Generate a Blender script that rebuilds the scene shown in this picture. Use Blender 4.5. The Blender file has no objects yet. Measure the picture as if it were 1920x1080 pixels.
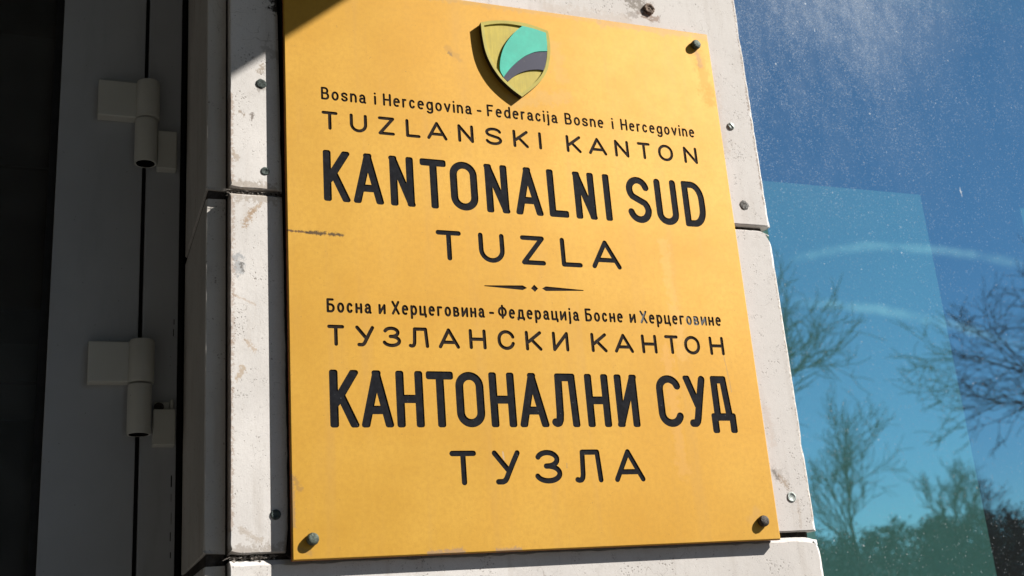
import bpy, bmesh, math, random
from mathutils import Vector, Matrix, noise as mnoise
from mathutils.geometry import delaunay_2d_cdt

S = bpy.context.scene
COL = S.collection
R = math.radians

# ------------------------------------------------------------------ camera, world, sun, exposure
# metres; origin = lower left front corner of the plaque, x along the wall, y into the wall, z up
cd = bpy.data.cameras.new('camera')
cam = bpy.data.objects.new('camera', cd)
COL.objects.link(cam)
CAMLOC = Vector((-0.18965, -1.01161, -0.09405))
fwd = Vector((0.36117688, 0.88031563, 0.30756407)).normalized()
up = Vector((-0.04252136, -0.31393743, 0.94849103))
up = (up - fwd * up.dot(fwd)).normalized()
rgt = fwd.cross(up)
M = Matrix((rgt, up, -fwd)).transposed().to_4x4()
M.translation = CAMLOC
cam.matrix_world = M
cd.sensor_width = 36.0
cd.lens = 2139.4 / 1920 * 36
cd.clip_start = 0.02
cd.clip_end = 5000
cd.dof.use_dof = True
cd.dof.focus_distance = 1.12
cd.dof.aperture_fstop = 9.5
S.camera = cam

SUN = Vector((1.66, -1.0, 1.41)).normalized()           # direction towards the sun
SUN_EL = math.asin(SUN.z)
SUN_AZ = math.atan2(SUN.x, SUN.y)                       # clockwise from +Y

world = bpy.data.worlds.new('World')
S.world = world
world.use_nodes = True

sl = bpy.data.lights.new('sun', 'SUN')
sl.energy = 5.0
sl.angle = R(0.5)
sl.color = (1.0, 0.955, 0.89)
sun = bpy.data.objects.new('sun', sl)
COL.objects.link(sun)
sun.rotation_euler = (-SUN).to_track_quat('-Z', 'Y').to_euler()
sun.location = SUN * 8

S.view_settings.view_transform = 'Standard'
S.view_settings.look = 'None'
S.view_settings.gamma = 1
S.view_settings.use_curve_mapping = False
S.view_settings.exposure = 0.8
S.render.engine = 'CYCLES'


# ------------------------------------------------------------------ node helper
class G:
    def __init__(self, tree):
        self.t = tree
        self.n = tree.nodes
        self.n.clear()
        self.cache = {}

    def node(self, kind, **kw):
        n = self.n.new(kind)
        for k, v in kw.items():
            setattr(n, k, v)
        return n

    def link(self, a, b):
        self.t.links.new(a, b)

    def put(self, sock, v):
        if v is None:
            return
        if isinstance(v, bpy.types.NodeSocket):
            self.link(v, sock)
        else:
            if isinstance(v, (tuple, list)) and sock.type == 'RGBA' and len(v) == 3:
                v = (*v, 1.0)
            sock.default_value = v

    def m(self, op, a, b=None, c=None, clamp=False):
        n = self.node('ShaderNodeMath', operation=op, use_clamp=clamp)
        for s, v in zip(n.inputs, (a, b, c)):
            self.put(s, v)
        return n.outputs[0]

    def v(self, op, a, b=None, scale=None):
        n = self.node('ShaderNodeVectorMath', operation=op)
        self.put(n.inputs[0], a)
        if b is not None:
            self.put(n.inputs[1], b)
        if scale is not None:
            self.put(n.inputs['Scale'], scale)
        return n.outputs['Value'] if op in ('DOT_PRODUCT', 'LENGTH', 'DISTANCE') else n.outputs[0]

    def noise(self, vec, scale, detail=3, rough=0.55, out='Fac'):
        n = self.node('ShaderNodeTexNoise')
        self.put(n.inputs['Vector'], vec)
        n.inputs['Scale'].default_value = scale
        n.inputs['Detail'].default_value = detail
        n.inputs['Roughness'].default_value = rough
        return n.outputs[out]

    def voro(self, vec, scale, feature='F1', out='Distance', rnd=1.0):
        n = self.node('ShaderNodeTexVoronoi', feature=feature)
        self.put(n.inputs['Vector'], vec)
        n.inputs['Scale'].default_value = scale
        n.inputs['Randomness'].default_value = rnd
        return n.outputs[out]

    def step(self, x, lo, hi, a=0.0, b=1.0):
        n = self.node('ShaderNodeMapRange', interpolation_type='SMOOTHSTEP')
        self.put(n.inputs[0], x)
        for i, q in enumerate((lo, hi, a, b)):
            self.put(n.inputs[1 + i], q)
        return n.outputs[0]

    def mix(self, f, a, b, mode='MIX'):
        n = self.node('ShaderNodeMix', data_type='RGBA', blend_type=mode)
        self.put(n.inputs[0], f)
        self.put(n.inputs[6], a)
        self.put(n.inputs[7], b)
        return n.outputs[2]

    def obj(self):
        return self.node('ShaderNodeTexCoord').outputs['Object']

    def scl(self, vec, s):
        return self.v('MULTIPLY', vec, s)

    def seg(self, vec, a, b, r, amp=0.5, nscale=300):
        """soft mask around the segment a-b (x,z in metres), ragged by noise"""
        p = self.v('MULTIPLY', vec, (1, 0, 1))
        A = (a[0], 0, a[1])
        d = (b[0] - a[0], 0, b[1] - a[1])
        L2 = max(d[0] ** 2 + d[2] ** 2, 1e-12)
        pa = self.v('SUBTRACT', p, A)
        h = self.m('DIVIDE', self.v('DOT_PRODUCT', pa, d), L2, clamp=True)
        q = self.v('SUBTRACT', pa, self.v('SCALE', d, scale=h))
        dist = self.v('LENGTH', q)
        key = (vec.node.name, nscale)
        if key not in self.cache:
            self.cache[key] = self.m('SUBTRACT', self.noise(vec, nscale, 4, 0.7), 0.5)
        nn = self.cache[key]
        dist = self.m('ADD', dist, self.m('MULTIPLY', nn, 4 * amp * r))
        return self.step(dist, 0.25 * r, r, 1.0, 0.0)

    def bump(self, h, strength, dist=0.001, normal=None):
        n = self.node('ShaderNodeBump')
        n.inputs['Strength'].default_value = strength
        n.inputs['Distance'].default_value = dist
        self.put(n.inputs['Height'], h)
        if normal is not None:
            self.put(n.inputs['Normal'], normal)
        return n.outputs[0]

    def bsdf(self, color, rough=0.6, metal=0.0, normal=None, spec=0.5, **kw):
        n = self.node('ShaderNodeBsdfPrincipled')
        self.put(n.inputs['Base Color'], color)
        self.put(n.inputs['Roughness'], rough)
        self.put(n.inputs['Metallic'], metal)
        n.inputs['Specular IOR Level'].default_value = spec
        if normal is not None:
            self.put(n.inputs['Normal'], normal)
        for k, q in kw.items():
            self.put(n.inputs[k], q)
        return n.outputs[0]

    def out(self, sh):
        o = self.node('ShaderNodeOutputMaterial')
        self.link(sh, o.inputs['Surface'])


def newmat(name):
    m = bpy.data.materials.new(name)
    m.use_nodes = True
    return m, G(m.node_tree)


# ------------------------------------------------------------------ world: sky with two contrails
def d_y(g, d):
    n = g.node('ShaderNodeSeparateXYZ')
    g.link(d, n.inputs[0])
    return n.outputs[1]


def build_world():
    g = G(world.node_tree)
    sky = g.node('ShaderNodeTexSky', sky_type='NISHITA')
    sky.sun_disc = False
    sky.sun_elevation = SUN_EL
    sky.sun_rotation = SUN_AZ
    sky.altitude = 200
    sky.air_density = 1.0
    sky.dust_density = 0.1
    sky.ozone_density = 3.0
    d = g.node('ShaderNodeTexCoord').outputs['Generated']
    d = g.v('NORMALIZE', d)
    col = sky.outputs[0]
    mask = 0.0
    for n, tdir, tmid, half, sag, w in CONTRAILS:
        wob = g.m('MULTIPLY', g.m('SUBTRACT', g.noise(d, 22, 4, 0.6), 0.5), 0.008)
        t = g.m('DIVIDE', g.m('SUBTRACT', g.v('DOT_PRODUCT', d, tdir), tmid), half)
        bow = g.m('MULTIPLY', g.m('SUBTRACT', 1.0, g.m('MULTIPLY', t, t)), sag)
        e = g.m('ABSOLUTE', g.m('ADD', g.m('SUBTRACT', g.v('DOT_PRODUCT', d, n), bow), wob))
        band = g.step(e, 0.0, w, 1.0, 0.0)
        along = g.m('MULTIPLY', g.step(g.m('ABSOLUTE', t), 0.75, 1.25, 1.0, 0.0), g.step(d_y(g, d), -0.1, 0.0, 1.0, 0.0))
        f = g.m('MULTIPLY', g.m('MULTIPLY', band, along), g.step(g.noise(d, 34, 6, 0.7), 0.3, 0.7, 0.15, 1.0))
        mask = f if mask == 0.0 else g.m('MAXIMUM', mask, f)
    col = g.mix(g.m('MULTIPLY', mask, 0.66), col, (11.0, 11.5, 12.0))
    bg = g.node('ShaderNodeBackground')
    g.link(col, bg.inputs[0])
    bg.inputs[1].default_value = 0.05
    o = g.node('ShaderNodeOutputWorld')
    g.link(bg.outputs[0], o.inputs[0])


# vapour trails high in the sky in front of the building: end, middle, end directions and width
CONTRAILS = []
for (a_, b_, c_), w in ((((0.577, -0.758, 0.305), (0.647, -0.702, 0.297), (0.704, -0.656, 0.270)), 0.0066),
                        (((0.582, -0.767, 0.270), (0.665, -0.708, 0.236), (0.707, -0.676, 0.210)), 0.0070)):
    A_, B_, C_ = (Vector(q).normalized() for q in (a_, b_, c_))
    T_ = (C_ - A_).normalized()
    N_ = A_.cross(C_).normalized()
    M_ = (A_ + C_) * 0.5
    H_ = (C_ - A_).length * 0.5
    CONTRAILS.append((tuple(N_), tuple(T_), M_.dot(T_), H_, B_.dot(N_) / max(0.2, 1 - ((B_ - M_).dot(T_) / H_) ** 2), w))
build_world()


# ------------------------------------------------------------------ object helpers
def link(o):
    COL.objects.link(o)
    return o


def empty(name, loc=(0, 0, 0)):
    o = bpy.data.objects.new(name, None)
    o.empty_display_size = 0.05
    o.location = loc
    return link(o)


def tag(o, label=None, cat=None, group=None, kind=None):
    for k, q in (('label', label), ('category', cat), ('group', group), ('kind', kind)):
        if q:
            o[k] = q
    return o


def obj(name, bm, mat, parent=None, smooth=False, bevel=0.0, segs=2, recalc=True):
    me = bpy.data.meshes.new(name)
    if recalc:
        bmesh.ops.recalc_face_normals(bm, faces=bm.faces)
    bm.to_mesh(me)
    bm.free()
    for m in (mat if isinstance(mat, (list, tuple)) else [mat]):
        me.materials.append(m)
    if smooth:
        for p in me.polygons:
            p.use_smooth = True
    o = link(bpy.data.objects.new(name, me))
    if parent is not None:
        o.parent = parent
        par = parent
        off = Vector((0, 0, 0))
        while par is not None:
            off += par.location
            par = par.parent
        o.matrix_parent_inverse = Matrix.Translation(-off)
    if bevel:
        b = o.modifiers.new('bevel', 'BEVEL')
        b.width = bevel
        b.segments = segs
        b.limit_method = 'ANGLE'
        b.angle_limit = R(40)
        b.harden_normals = False
    return o


def box(bm, x0, x1, y0, y1, z0, z1, mi=0):
    vs = [bm.verts.new((x, y, z)) for x in (x0, x1) for y in (y0, y1) for z in (z0, z1)]
    for f in ((0, 1, 3, 2), (4, 6, 7, 5), (0, 4, 5, 1), (2, 3, 7, 6), (0, 2, 6, 4), (1, 5, 7, 3)):
        bm.faces.new([vs[i] for i in f]).material_index = mi
    return bm


def boxes(*L):
    bm = bmesh.new()
    for b in L:
        box(bm, *b)
    return bm


def lathe(bm, prof, c, axis='y', n=28, mi=0):
    """prof: list of (r, t) ; t along axis from c"""
    rings = []
    for r, t in prof:
        ring = []
        for k in range(n):
            a = 2 * math.pi * k / n
            u, w = r * math.cos(a), r * math.sin(a)
            p = (c[0] + u, c[1] + t, c[2] + w) if axis == 'y' else (c[0] + u, c[1] + w, c[2] + t)
            ring.append(bm.verts.new(p))
        rings.append(ring)
    for a, b in zip(rings, rings[1:]):
        for k in range(n):
            bm.faces.new((a[k], a[(k + 1) % n], b[(k + 1) % n], b[k])).material_index = mi
    for ring in (rings[0], rings[-1]):
        try:
            bm.faces.new(ring).material_index = mi
        except ValueError:
            pass
    return bm


def prism(bm, pts, y0, y1, mi=0, side_mi=None):
    """outline in x,z extruded from y0 (front) to y1"""
    a = [bm.verts.new((x, y0, z)) for x, z in pts]
    b = [bm.verts.new((x, y1, z)) for x, z in pts]
    fa = bm.faces.new(a)
    fa.material_index = mi
    bm.faces.new(list(reversed(b))).material_index = mi
    n = len(pts)
    for i in range(n):
        bm.faces.new((a[i], a[(i + 1) % n], b[(i + 1) % n], b[i])).material_index = mi if side_mi is None else side_mi
    bmesh.ops.triangulate(bm, faces=[f for f in bm.faces if len(f.verts) > 4])
    return bm


# ------------------------------------------------------------------ materials
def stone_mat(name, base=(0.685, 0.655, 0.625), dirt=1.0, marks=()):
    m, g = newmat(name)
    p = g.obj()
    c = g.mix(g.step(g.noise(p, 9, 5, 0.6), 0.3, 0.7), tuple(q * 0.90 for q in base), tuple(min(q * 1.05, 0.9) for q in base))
    # vertical run-off staining
    st = g.noise(g.scl(p, (60, 60, 6)), 1.0, 4, 0.6)
    c = g.mix(g.m('MULTIPLY', g.step(st, 0.52, 0.78), 0.42 * dirt), c, (0.36, 0.30, 0.24))
    bl = g.noise(p, 24, 6, 0.7)
    c = g.mix(g.m('MULTIPLY', g.step(bl, 0.56, 0.76), 0.45 * dirt), c, (0.37, 0.33, 0.29))
    sx = g.node('ShaderNodeSeparateXYZ')
    g.link(p, sx.inputs[0])
    c = g.mix(g.m('MULTIPLY', g.step(sx.outputs[0], 0.10, 0.46), 0.55), c, (0.50, 0.465, 0.43))      # rain film on the side away from the porch
    fine = g.noise(p, 900, 2, 0.6)
    c = g.mix(g.m('MULTIPLY', g.step(fine, 0.35, 0.75), 0.22), c, (0.40, 0.37, 0.35))
    # dark pits: sparse voronoi cells at three sizes, each kept only where noise allows
    pit = None
    for sc, r, keep, ns in ((230, 0.17, 0.575, 60), (560, 0.24, 0.55, 90), (80, 0.085, 0.53, 31), (330, 0.34, 0.62, 44)):
        w = g.v('ADD', p, g.v('SCALE', g.v('SUBTRACT', g.noise(p, 500, 2, 0.6, 'Color'), (0.5, 0.5, 0.5)), scale=0.0042))
        d = g.voro(w, sc)
        k = g.m('MULTIPLY', g.step(d, r * 0.55, r, 1, 0), g.step(g.noise(p, ns, 2, 0.5), keep - 0.03, keep + 0.03))
        pit = k if pit is None else g.m('MAXIMUM', pit, k)
    c = g.mix(g.m('MULTIPLY', pit, 0.62), c, (0.13, 0.10, 0.08))
    # hairline scratches
    hs = g.noise(g.v('ADD', p, g.v('SCALE', g.noise(p, 30, 3, 0.6, 'Color'), scale=0.02)), 38, 1, 0.4)
    line = g.m('MULTIPLY', g.step(g.m('ABSOLUTE', g.m('SUBTRACT', hs, 0.5)), 0.0, 0.0045, 1, 0), g.step(g.noise(p, 21, 2), 0.56, 0.62))
    c = g.mix(g.m('MULTIPLY', line, 0.5), c, (0.24, 0.20, 0.17))
    for a, b, r, colr, amt in marks:
        k = g.m('MULTIPLY', g.seg(p, a, b, r * 1.25, 1.25, 420 if r < 0.004 else 200), amt)
        c = g.mix(k, c, colr)
    h = g.m('ADD', g.m('MULTIPLY', fine, 0.35), g.m('MULTIPLY', g.noise(p, 160, 4, 0.6), 0.5))
    h = g.m('SUBTRACT', h, g.m('MULTIPLY', pit, 0.8))
    n = g.bump(h, 0.45, 0.0006)
    g.out(g.bsdf(c, 0.72, 0, n, 0.3))
    return m


def plain(name, color, rough=0.6, metal=0.0, var=0.15, nscale=40, bump=0.15, bdist=0.0006, spec=0.5):
    m, g = newmat(name)
    p = g.obj()
    nn = g.noise(p, nscale, 5, 0.6)
    c = g.mix(g.step(nn, 0.3, 0.7), tuple(q * (1 - var) for q in color), tuple(min(1, q * (1 + var)) for q in color))
    r = g.m('ADD', rough - 0.08, g.m('MULTIPLY', g.noise(p, nscale * 2.7, 4, 0.6), 0.16))
    g.out(g.bsdf(c, r, metal, g.bump(g.noise(p, nscale * 8, 4, 0.6), bump, bdist), spec))
    return m


def gold_mat():
    m, g = newmat('gold_anodised_metal')
    p = g.obj()
    base = (0.80, 0.435, 0.082)
    c = g.mix(g.step(g.noise(p, 7, 5, 0.6), 0.3, 0.7), (0.560, 0.300, 0.028), (0.650, 0.372, 0.050))
    c = g.mix(g.m('MULTIPLY', g.step(g.noise(p, 4.2, 3, 0.5), 0.42, 0.66), 0.35), c, (0.60, 0.285, 0.018))
    # fine grain and brushing
    gr = g.noise(p, 1500, 2, 0.7)
    br = g.noise(g.scl(p, (900, 900, 60)), 1.0, 3, 0.6)
    mo = g.noise(p, 210, 5, 0.7)
    c = g.mix(g.m('MULTIPLY', g.step(mo, 0.35, 0.7), 0.42), c, (0.49, 0.250, 0.026))
    c = g.mix(g.m('MULTIPLY', g.step(gr, 0.45, 0.8), 0.36), c, (0.40, 0.20, 0.025))
    # dark spots of wear, sparse
    for sc, r, keep, ns in ((150, 0.075, 0.55, 40), (70, 0.04, 0.50, 23), (420, 0.16, 0.62, 50)):
        w = g.v('ADD', p, g.v('SCALE', g.v('SUBTRACT', g.noise(p, 400, 2, 0.6, 'Color'), (0.5, 0.5, 0.5)), scale=0.004))
        k = g.m('MULTIPLY', g.step(g.voro(w, sc), r * 0.5, r, 1, 0), g.step(g.noise(p, ns, 2), keep - 0.02, keep + 0.03))
        c = g.mix(g.m('MULTIPLY', k, 0.7), c, (0.20, 0.10, 0.03))
    # run-off streaks
    st = g.noise(g.scl(p, (45, 45, 3.0)), 1.0, 4, 0.6)
    c = g.mix(g.m('MULTIPLY', g.step(st, 0.50, 0.75), 0.30), c, (0.50, 0.28, 0.07))
    marks = (
        ((0.0, 0.3072), (0.0195, 0.3062), 0.0013, (0.10, 0.05, 0.02), 0.9),
        ((0.0195, 0.3062), (0.036, 0.3062), 0.0023, (0.05, 0.03, 0.015), 0.9),
        ((0.041, 0.3058), (0.053, 0.3058), 0.0021, (0.05, 0.03, 0.015), 0.9),
        ((0.1755, 0.5200), (0.1765, 0.5188), 0.0024, (0.20, 0.13, 0.06), 0.8),
        ((0.171, 0.527), (0.187, 0.513), 0.0040, (0.36, 0.20, 0.06), 0.35),
        ((0.484, 0.560), (0.4895, 0.500), 0.0105, (0.52, 0.235, 0.006), 0.85),
        ((0.4815, 0.5605), (0.4835, 0.545), 0.0040, (0.30, 0.18, 0.05), 0.7),
        ((0.36, 0.5845), (0.50, 0.5845), 0.0065, (0.38, 0.24, 0.10), 0.55),
        ((0.10, 0.5855), (0.36, 0.5862), 0.0045, (0.42, 0.27, 0.11), 0.45),
        ((0.125, 0.0012), (0.155, 0.0022), 0.0036, (0.38, 0.24, 0.13), 0.85),
        ((0.190, 0.0008), (0.212, 0.0018), 0.0028, (0.38, 0.24, 0.13), 0.85),
        ((0.0015, 0.03), (0.0008, 0.075), 0.0026, (0.36, 0.22, 0.10), 0.7),
        ((0.003, 0.072), (0.008, 0.062), 0.0030, (0.34, 0.19, 0.06), 0.6),
        ((0.006, 0.010), (0.016, 0.006), 0.0026, (0.42, 0.24, 0.07), 0.6),
        ((0.245, 0.470), (0.305, 0.484), 0.0100, (0.50, 0.31, 0.10), 0.35),
        ((0.299, 0.545), (0.304, 0.505), 0.0090, (0.50, 0.31, 0.10), 0.30),
        ((0.393, 0.20), (0.396, 0.07), 0.0080, (0.62, 0.34, 0.10), 0.35),
        ((0.462, 0.194), (0.4655, 0.155), 0.0009, (0.40, 0.24, 0.08), 0.7),
        ((0.405, 0.318), (0.412, 0.19), 0.0075, (0.66, 0.40, 0.13), 0.30),
        ((0.474, 0.030), (0.468, 0.022), 0.0060, (0.52, 0.31, 0.10), 0.35),
        ((0.2025, 0.093), (0.2028, 0.086), 0.0010, (0.5, 0.4, 0.3), 0.7),
        ((0.268, 0.0810), (0.2682, 0.0770), 0.0009, (0.36, 0.24, 0.10), 0.8),
    )
    for a, b, r, colr, amt in marks:
        c = g.mix(g.m('MULTIPLY', g.seg(p, a, b, r * 1.15, 0.9, 330 if r < 0.004 else 110), amt), c, colr)
    rough = g.m('ADD', 0.53, g.m('MULTIPLY', g.noise(p, 60, 4, 0.6), 0.12))
    h = g.m('ADD', g.m('MULTIPLY', gr, 0.5), g.m('ADD', g.m('MULTIPLY', br, 0.35), g.m('MULTIPLY', mo, 0.35)))
    n = g.bump(h, 0.34, 0.0004)
    g.out(g.bsdf(c, rough, 0.20, n, 0.40))
    return m


def enamel_mat(name, col, worn=0.45):
    m, g = newmat(name)
    p = g.obj()
    c = g.mix(g.step(g.noise(p, 160, 5, 0.7), 0.35, 0.75), col, tuple(min(1, q * 1.5 + 0.003) for q in col))
    sp = g.m('MULTIPLY', g.step(g.voro(p, 300), 0.06, 0.14, 1, 0), g.step(g.noise(p, 60, 2), 0.56, 0.62))
    c = g.mix(g.m('MULTIPLY', sp, 0.6), c, (0.20, 0.21, 0.22))
    w = g.step(g.noise(p, 95, 5, 0.7), 0.68, 0.78)
    c = g.mix(g.m('MULTIPLY', w, worn), c, (0.22, 0.22, 0.22))
    g.out(g.bsdf(c, 0.62, 0, g.bump(g.noise(p, 700, 3, 0.6), 0.3, 0.0004), 0.03))
    return m


def glass_mat():
    m, g = newmat('coated_window_glass')
    p = g.obj()
    lw = g.node('ShaderNodeLayerWeight')
    lw.inputs[0].default_value = 0.5
    fres = g.m('MULTIPLY', g.m('POWER', lw.outputs['Facing'], 5.0), 0.42)
    wav = g.bump(g.noise(p, 3.0, 2, 0.5), 0.12, 0.004)
    gl = g.node('ShaderNodeBsdfGlossy')
    gl.inputs['Color'].default_value = (0.34, 0.76, 0.97, 1)
    gl.inputs['Roughness'].default_value = 0.0
    g.link(wav, gl.inputs['Normal'])
    tr = g.node('ShaderNodeBsdfTransparent')
    tr.inputs['Color'].default_value = (0.62, 0.95, 0.85, 1)
    mx = g.node('ShaderNodeMixShader')
    g.link(g.m('ADD', 0.56, fres, clamp=True), mx.inputs[0])
    g.link(tr.outputs[0], mx.inputs[1])
    g.link(gl.outputs[0], mx.inputs[2])
    # dust: thin film, thicker high up beside the pillar, lit grains, painted glare patch
    px = g.node('ShaderNodeSeparateXYZ')
    g.link(p, px.inputs[0])
    X, Z = px.outputs[0], px.outputs[2]
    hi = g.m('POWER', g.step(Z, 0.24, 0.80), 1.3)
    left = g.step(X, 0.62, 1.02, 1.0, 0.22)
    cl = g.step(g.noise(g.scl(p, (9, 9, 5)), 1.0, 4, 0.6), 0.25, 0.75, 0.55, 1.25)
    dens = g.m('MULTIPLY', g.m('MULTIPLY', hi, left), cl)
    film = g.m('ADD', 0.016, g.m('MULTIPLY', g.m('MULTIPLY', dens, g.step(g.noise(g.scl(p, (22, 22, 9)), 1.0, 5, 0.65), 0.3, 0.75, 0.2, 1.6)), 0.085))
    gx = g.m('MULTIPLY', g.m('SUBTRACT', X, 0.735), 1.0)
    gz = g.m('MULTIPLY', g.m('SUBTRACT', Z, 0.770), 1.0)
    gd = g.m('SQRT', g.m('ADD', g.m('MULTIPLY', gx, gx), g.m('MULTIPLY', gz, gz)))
    patch = g.m('MULTIPLY', g.step(gd, 0.02, 0.24, 1.0, 0.0), g.step(g.noise(g.scl(p, (30, 30, 16)), 1.0, 5, 0.7), 0.3, 0.7, 0.45, 1.3))  # sun glare high on the pane, painted in as extra dust
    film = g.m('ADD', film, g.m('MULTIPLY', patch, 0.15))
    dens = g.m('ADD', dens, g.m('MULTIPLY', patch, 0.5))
    gr = None
    warp = g.v('ADD', p, g.v('SCALE', g.v('SUBTRACT', g.noise(p, 260, 2, 0.6, 'Color'), (0.5, 0.5, 0.5)), scale=0.004))
    d2 = g.m('ADD', 0.05, g.m('MULTIPLY', dens, g.step(g.noise(g.scl(p, (70, 70, 38)), 1.0, 5, 0.7), 0.36, 0.66, 0.12, 1.5)))
    for sc, r, prob, amt, str_ in ((900, 0.75, 0.80, 0.19, 1), (520, 0.50, 0.36, 0.13, 1), (270, 0.28, 0.22, 0.26, 1), (130, 0.16, 0.10, 0.55, 1), (62, 0.095, 0.060, 1.0, 1), (48, 0.10, 0.09, 0.6, 2)):
        vec = warp
        if str_ == 2:       # short scratches and smeared drops
            vec = g.v('MULTIPLY', g.v('ADD', warp, g.v('SCALE', (0.6, 0, 1), scale=g.v('DOT_PRODUCT', p, (0.8, 0, 0)))), (1.0, 1.0, 0.30))
        n = g.node('ShaderNodeTexVoronoi', feature='F1')
        g.link(vec, n.inputs['Vector'])
        n.inputs['Scale'].default_value = sc
        sx = g.node('ShaderNodeSeparateColor')
        g.link(n.outputs['Color'], sx.inputs[0])
        lim = g.m('SUBTRACT', 1.0, g.m('MULTIPLY', d2, prob))
        on = g.m('GREATER_THAN', sx.outputs[0], lim)
        rad = g.m('MULTIPLY', r, g.m('ADD', 0.45, sx.outputs[1]))
        k = g.m('SUBTRACT', 1.0, g.m('DIVIDE', n.outputs['Distance'], rad), clamp=True)
        k = g.m('MULTIPLY', g.m('MULTIPLY', g.m('MULTIPLY', k, 1.8, clamp=True), on), g.m('MULTIPLY', amt, g.m('ADD', 0.3, sx.outputs[2])))
        gr = k if gr is None else g.m('MAXIMUM', gr, k)
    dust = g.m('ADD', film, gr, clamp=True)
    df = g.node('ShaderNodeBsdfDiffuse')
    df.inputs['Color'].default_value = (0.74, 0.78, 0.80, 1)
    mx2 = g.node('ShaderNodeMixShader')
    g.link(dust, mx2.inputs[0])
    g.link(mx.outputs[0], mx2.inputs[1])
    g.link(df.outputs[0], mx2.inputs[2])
    g.out(mx2.outputs[0])
    return m


def clear_mat():
    m, g = newmat('glass_body')
    tr = g.node('ShaderNodeBsdfTransparent')
    tr.inputs['Color'].default_value = (0.95, 0.98, 0.97, 1)
    g.out(tr.outputs[0])
    return m


def door_glass_mat():
    m, g = newmat('dark_door_glass')
    p = g.obj()
    fr = g.node('ShaderNodeFresnel')
    fr.inputs[0].default_value = 1.45
    gl = g.node('ShaderNodeBsdfGlossy')
    gl.inputs['Color'].default_value = (0.85, 0.9, 0.9, 1)
    gl.inputs['Roughness'].default_value = 0.02
    tr = g.node('ShaderNodeBsdfTransparent')
    tr.inputs['Color'].default_value = (0.35, 0.37, 0.37, 1)
    mx = g.node('ShaderNodeMixShader')
    g.link(g.m('MULTIPLY', fr.outputs[0], 1.0, clamp=True), mx.inputs[0])
    g.link(tr.outputs[0], mx.inputs[1])
    g.link(gl.outputs[0], mx.inputs[2])
    df = g.node('ShaderNodeBsdfDiffuse')
    df.inputs['Color'].default_value = (0.5, 0.5, 0.48, 1)
    m2 = g.node('ShaderNodeMixShader')
    g.link(g.step(g.noise(p, 12, 4, 0.6), 0.3, 0.7, 0.05, 0.10), m2.inputs[0])
    g.link(mx.outputs[0], m2.inputs[1])
    g.link(df.outputs[0], m2.inputs[2])
    g.out(m2.outputs[0])
    return m


def alu_mat(name='painted_aluminium', col=(0.385, 0.40, 0.42), rough=0.42):
    m, g = newmat(name)
    p = g.obj()
    c = g.mix(g.step(g.noise(p, 6, 5, 0.6), 0.3, 0.7), tuple(q * 0.92 for q in col), tuple(q * 1.05 for q in col))
    sm = g.noise(g.scl(p, (40, 40, 7)), 1.0, 4, 0.6)
    c = g.mix(g.m('MULTIPLY', g.step(sm, 0.52, 0.75), 0.25), c, tuple(q * 0.6 for q in col))
    k = g.m('MULTIPLY', g.step(g.voro(p, 160), 0.05, 0.11, 1, 0), g.step(g.noise(p, 50, 2), 0.58, 0.62))
    c = g.mix(g.m('MULTIPLY', k, 0.7), c, (0.05, 0.05, 0.045))
    r = g.m('ADD', rough - 0.07, g.m('MULTIPLY', g.noise(p, 25, 4, 0.6), 0.16))
    g.out(g.bsdf(c, r, 0.0, g.bump(g.noise(p, 500, 3, 0.6), 0.08, 0.0004), 0.5))
    return m


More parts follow.
